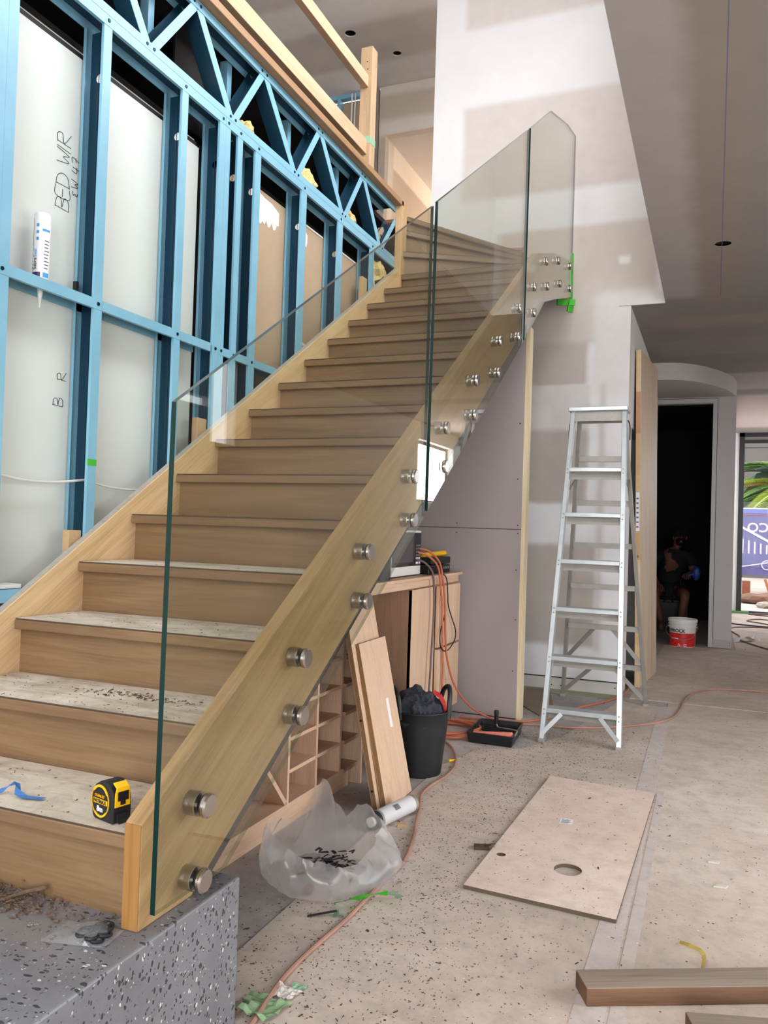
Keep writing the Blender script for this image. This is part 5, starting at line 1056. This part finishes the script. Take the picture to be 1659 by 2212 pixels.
for x in (.8, 3.2, 5.4): B().cyl((x, 16.55, -.02), (x, 16.55, 1.85), .025, n=10).build('fence_post', m_aludull, fn)
random.seed(41)
for i, (x, y, s_) in enumerate(((1.5, 15.4, .22), (1.85, 15.1, .28), (2.3, 15.6, .3), (2.7, 15.0, .25), (1.95, 14.2, .15), (2.4, 14.0, .17))):
    tag(B().blob((x, y, -.02 + s_ * .3), (s_, s_ * .8, s_ * .45), 2, .5, 2.5, seed=i).build('rubble_lump', paint('rubble_%s' % 'abcdef'[i], C(['#8a7466', '#7d5a48', '#a39488', '#6d5d52', '#a08f82', '#917c6e'][i]), .9, var=.2), loc=(x, y, -.02)), 'lump of pale rubble on the bright ground outside', 'rubble', 'rubble lumps outside the glass door')
tag(B().box(1.63, 1.78, 16.2, 16.35, -.02, .34).build('brick_stack', paint('brick_orange', C('#8d4f36'), .9, var=.2), loc=(1.7, 16.3, -.02)), 'small stack of orange bricks below the fence banner', 'bricks')
b = B().obox((2.02, 16.3, .38), (.12, 0, -.36), (.05, 0, .01), (0, .05, 0)); tag(b.build('barrier_leg', paint('barrier_orange', C('#b5603f'), .7), loc=(2.1, 16.3, -.02)), 'orange barrier leg leaning below the fence banner', 'barrier')
pm = thing('palm_tree', 'date palm with arching yellow green fronds behind the fence banner', 'palm', (3.1, 18.6, -.02))
B().cyl((3.1, 18.6, -.02), (3.1, 18.6, 2.3), .28, .24, 16).build('trunk', m_chip3, pm)
pcols = [paint('frond_%s' % n_, C(c_), .5, var=.25, scale=4) for n_, c_ in (('yellow', '#8f9a2e'), ('mid', '#5b7a34'), ('dark', '#2c4430'), ('gold', '#a0862a'))]
random.seed(17); dark_back = B().blob((3.0, 19.0, 2.0), (1.5, .5, .9), 3, .3, 3); dark_back.build('crown_shade', pcols[2], pm)
for i in range(34):
    az = random.uniform(2.2, 4.2) if i < 24 else random.uniform(0, 6.28); el = random.uniform(-.15, 1.15); L = random.uniform(1.7, 2.4)
    d = Vector((math.cos(az), math.sin(az) * .8 - .1, 0)); pts = []
    for k in range(13): t = k / 12; pts.append(Vector((3.1, 18.5, 2.15)) + d * (L * t * math.cos(el * (1 - .3 * t))) + Vector((0, 0, L * (t * math.sin(el) - .55 * t * t))))
    b = B().tube(pts, .016, 5, smooth=False)
    for k in range(1, 13):
        for m__ in range(4):
            t_ = (k - 1 + m__ / 4); i0 = int(t_); p = pts[i0].lerp(pts[min(12, i0 + 1)], t_ - i0); tan = (pts[min(12, i0 + 1)] - pts[i0]).normalized(); sd = tan.cross(Vector((0, 0, 1))).normalized()
            for s_ in (-1, 1):
                ld = (sd * s_ * .75 + tan * .65 + Vector((0, 0, .28))).normalized(); ll = .42 * (1 - .55 * (t_ / 12)); wv = tan * .017
                b.add([p - wv, p + wv, p + ld * ll * .6 + wv * .7 + Vector((0, 0, .01)), p + ld * ll + Vector((0, 0, -.03))], [(0, 1, 2, 3)])
    b.build('frond', pcols[random.choice([0, 0, 1, 1, 2, 3] if el > .1 else [2, 2, 1, 3])], pm, weld=False)

# ------------------------------------------------------------------ the man sitting in the dark room
def skin_body(name, V, E, mat, parent, root=0, sub=2):
    me = bpy.data.meshes.new(name); base = WL[parent.name]; me.from_pydata([Vector(v[:3]) - base for v in V], E, []); o = bpy.data.objects.new(name, me); S.collection.objects.link(o); o.parent = parent
    m = o.modifiers.new('skin', 'SKIN'); m.use_smooth_shade = True
    for i, sv in enumerate(me.skin_vertices[0].data): sv.radius = (V[i][3], V[i][4] if len(V[i]) > 4 else V[i][3]); sv.use_root = (i == root)
    s_ = o.modifiers.new('sub', 'SUBSURF'); s_.levels = sub; s_.render_levels = sub; me.materials.append(mat); WL[o.name] = base.copy(); return o
px, py = .60, 9.75
ps = thing('person', 'bearded man in dark cap and clothes sitting in the unlit room behind the bucket', 'person', (px, py, 0))
hip = (px - .04, py + .05, .47)
V = [(*hip, .13, .12), (px - .03, py + .03, .62, .13, .10), (px, py, .80, .15, .11), (px + .03, py - .02, .95, .12, .09), (px + .05, py - .03, 1.03, .055), (px + .08, py - .04, 1.12, .075, .08), (px + .085, py - .04, 1.20, .075, .08),
     (px - .17, py, .93, .06), (px - .27, py - .07, .72, .048), (px - .16, py - .27, .56, .036), (px - .12, py - .33, .53, .034),
     (px + .20, py - .06, .92, .06), (px + .27, py - .16, .72, .048), (px + .20, py - .33, .70, .036), (px + .185, py - .39, .70, .032),
     (px - .13, py, .46, .09), (px - .20, py - .40, .47, .065), (px - .10, py - .36, .10, .042), (px - .09, py - .47, .05, .04),
     (px + .07, py, .46, .09), (px + .18, py - .40, .47, .065), (px + .12, py - .36, .10, .042), (px + .13, py - .47, .05, .04)]
E_ = [(0, 1), (1, 2), (2, 3), (3, 4), (4, 5), (5, 6), (3, 7), (7, 8), (8, 9), (9, 10), (3, 11), (11, 12), (12, 13), (13, 14), (0, 15), (15, 16), (16, 17), (17, 18), (0, 19), (19, 20), (20, 21), (21, 22)]
for (hx, hy, hz, ids) in ((px - .12, py - .33, .53, 10), (px + .185, py - .39, .70, 14)):
    for f_ in range(5):
        dx = (f_ - 2) * .018; L = (.05, .075, .085, .078, .06)[f_]; k = len(V)
        V += [(hx + dx, hy - .03, hz, .011), (hx + dx * 1.2, hy - .03 - L * .6, hz - .012, .009), (hx + dx * 1.2, hy - .03 - L * .8, hz - .012 - L * .5, .008)]; E_ += [(ids, k), (k, k + 1), (k + 1, k + 2)]
skin_body('body', V, E_, m_skin, ps)
sh = [(hip[0], hip[1], .50, .15, .135), (px - .03, py + .03, .64, .15, .12), (px, py, .80, .165, .125), (px + .03, py - .02, .94, .135, .105), (px + .045, py - .03, 1.0, .075), (px - .17, py, .93, .078), (px - .25, py - .05, .77, .066), (px + .20, py - .06, .92, .078), (px + .26, py - .13, .77, .066)]
skin_body('shirt', sh, [(0, 1), (1, 2), (2, 3), (3, 4), (3, 5), (5, 6), (3, 7), (7, 8)], m_blackcloth, ps)
skin_body('shorts', [(*hip, .145, .13), (px - .13, py, .46, .11), (px - .185, py - .30, .475, .085), (px + .07, py, .46, .11), (px + .155, py - .30, .475, .085)], [(0, 1), (1, 2), (0, 3), (3, 4)], m_blackcloth, ps)
hc = Vector((px + .085, py - .045, 1.165))
B().blob(hc + Vector((0, 0, .055)), (.088, .095, .062), 3, .04, 2).lathe([(0, .0), (.075, 0), (.07, .006), (0, .008)], hc + Vector((.05, -.06, .045)), 20).build('cap', m_blackcloth, ps, smooth=True)
B().blob(hc + Vector((.012, -.045, -.055)), (.062, .055, .058), 3, .12, 5).build('beard', m_blackframe, ps, smooth=True)
B().blob(hc + Vector((.022, -.085, .0)), (.011, .016, .018), 2, 0).build('nose', m_skin, ps, smooth=True)
for s_ in (-1, 1):
    B().blob(hc + Vector((.02 + s_ * .03, -.075, .015)), (.010, .007, .008), 2, 0).build('eye', m_blackframe, ps, smooth=True); B().blob(hc + Vector((s_ * .08, .0, -.005)), (.012, .02, .028), 2, 0).build('ear', m_skin, ps, smooth=True)
for x in (px - .095, px + .125): B().blob((x, py - .43, .05), (.05, .13, .052), 3, .05, 2).build('boot', m_chip3, ps, smooth=True)
tag(B().box(px - .24, px + .2, py - .08, py + .28, 0, .33).box(px - .26, px + .22, py - .1, py + .3, .33, .36).build('crate', m_darkgrey, loc=(px, py + .1, 0), bevel=.006), 'dark crate that the man in the unlit room sits on', 'crate')
tag(B().blob((px + .30, py - .42, .73), (.05, .03, .085), 3, .15, 2).cyl((px + .185, py - .44, .69), (px + .27, py - .43, .72), .012, n=10).build('blue_tool', paint('blue_rubber', C('#23489a'), .5), loc=(px + .28, py - .42, .65), smooth=True), 'blue hand tool held by the man in the unlit room', 'tool')
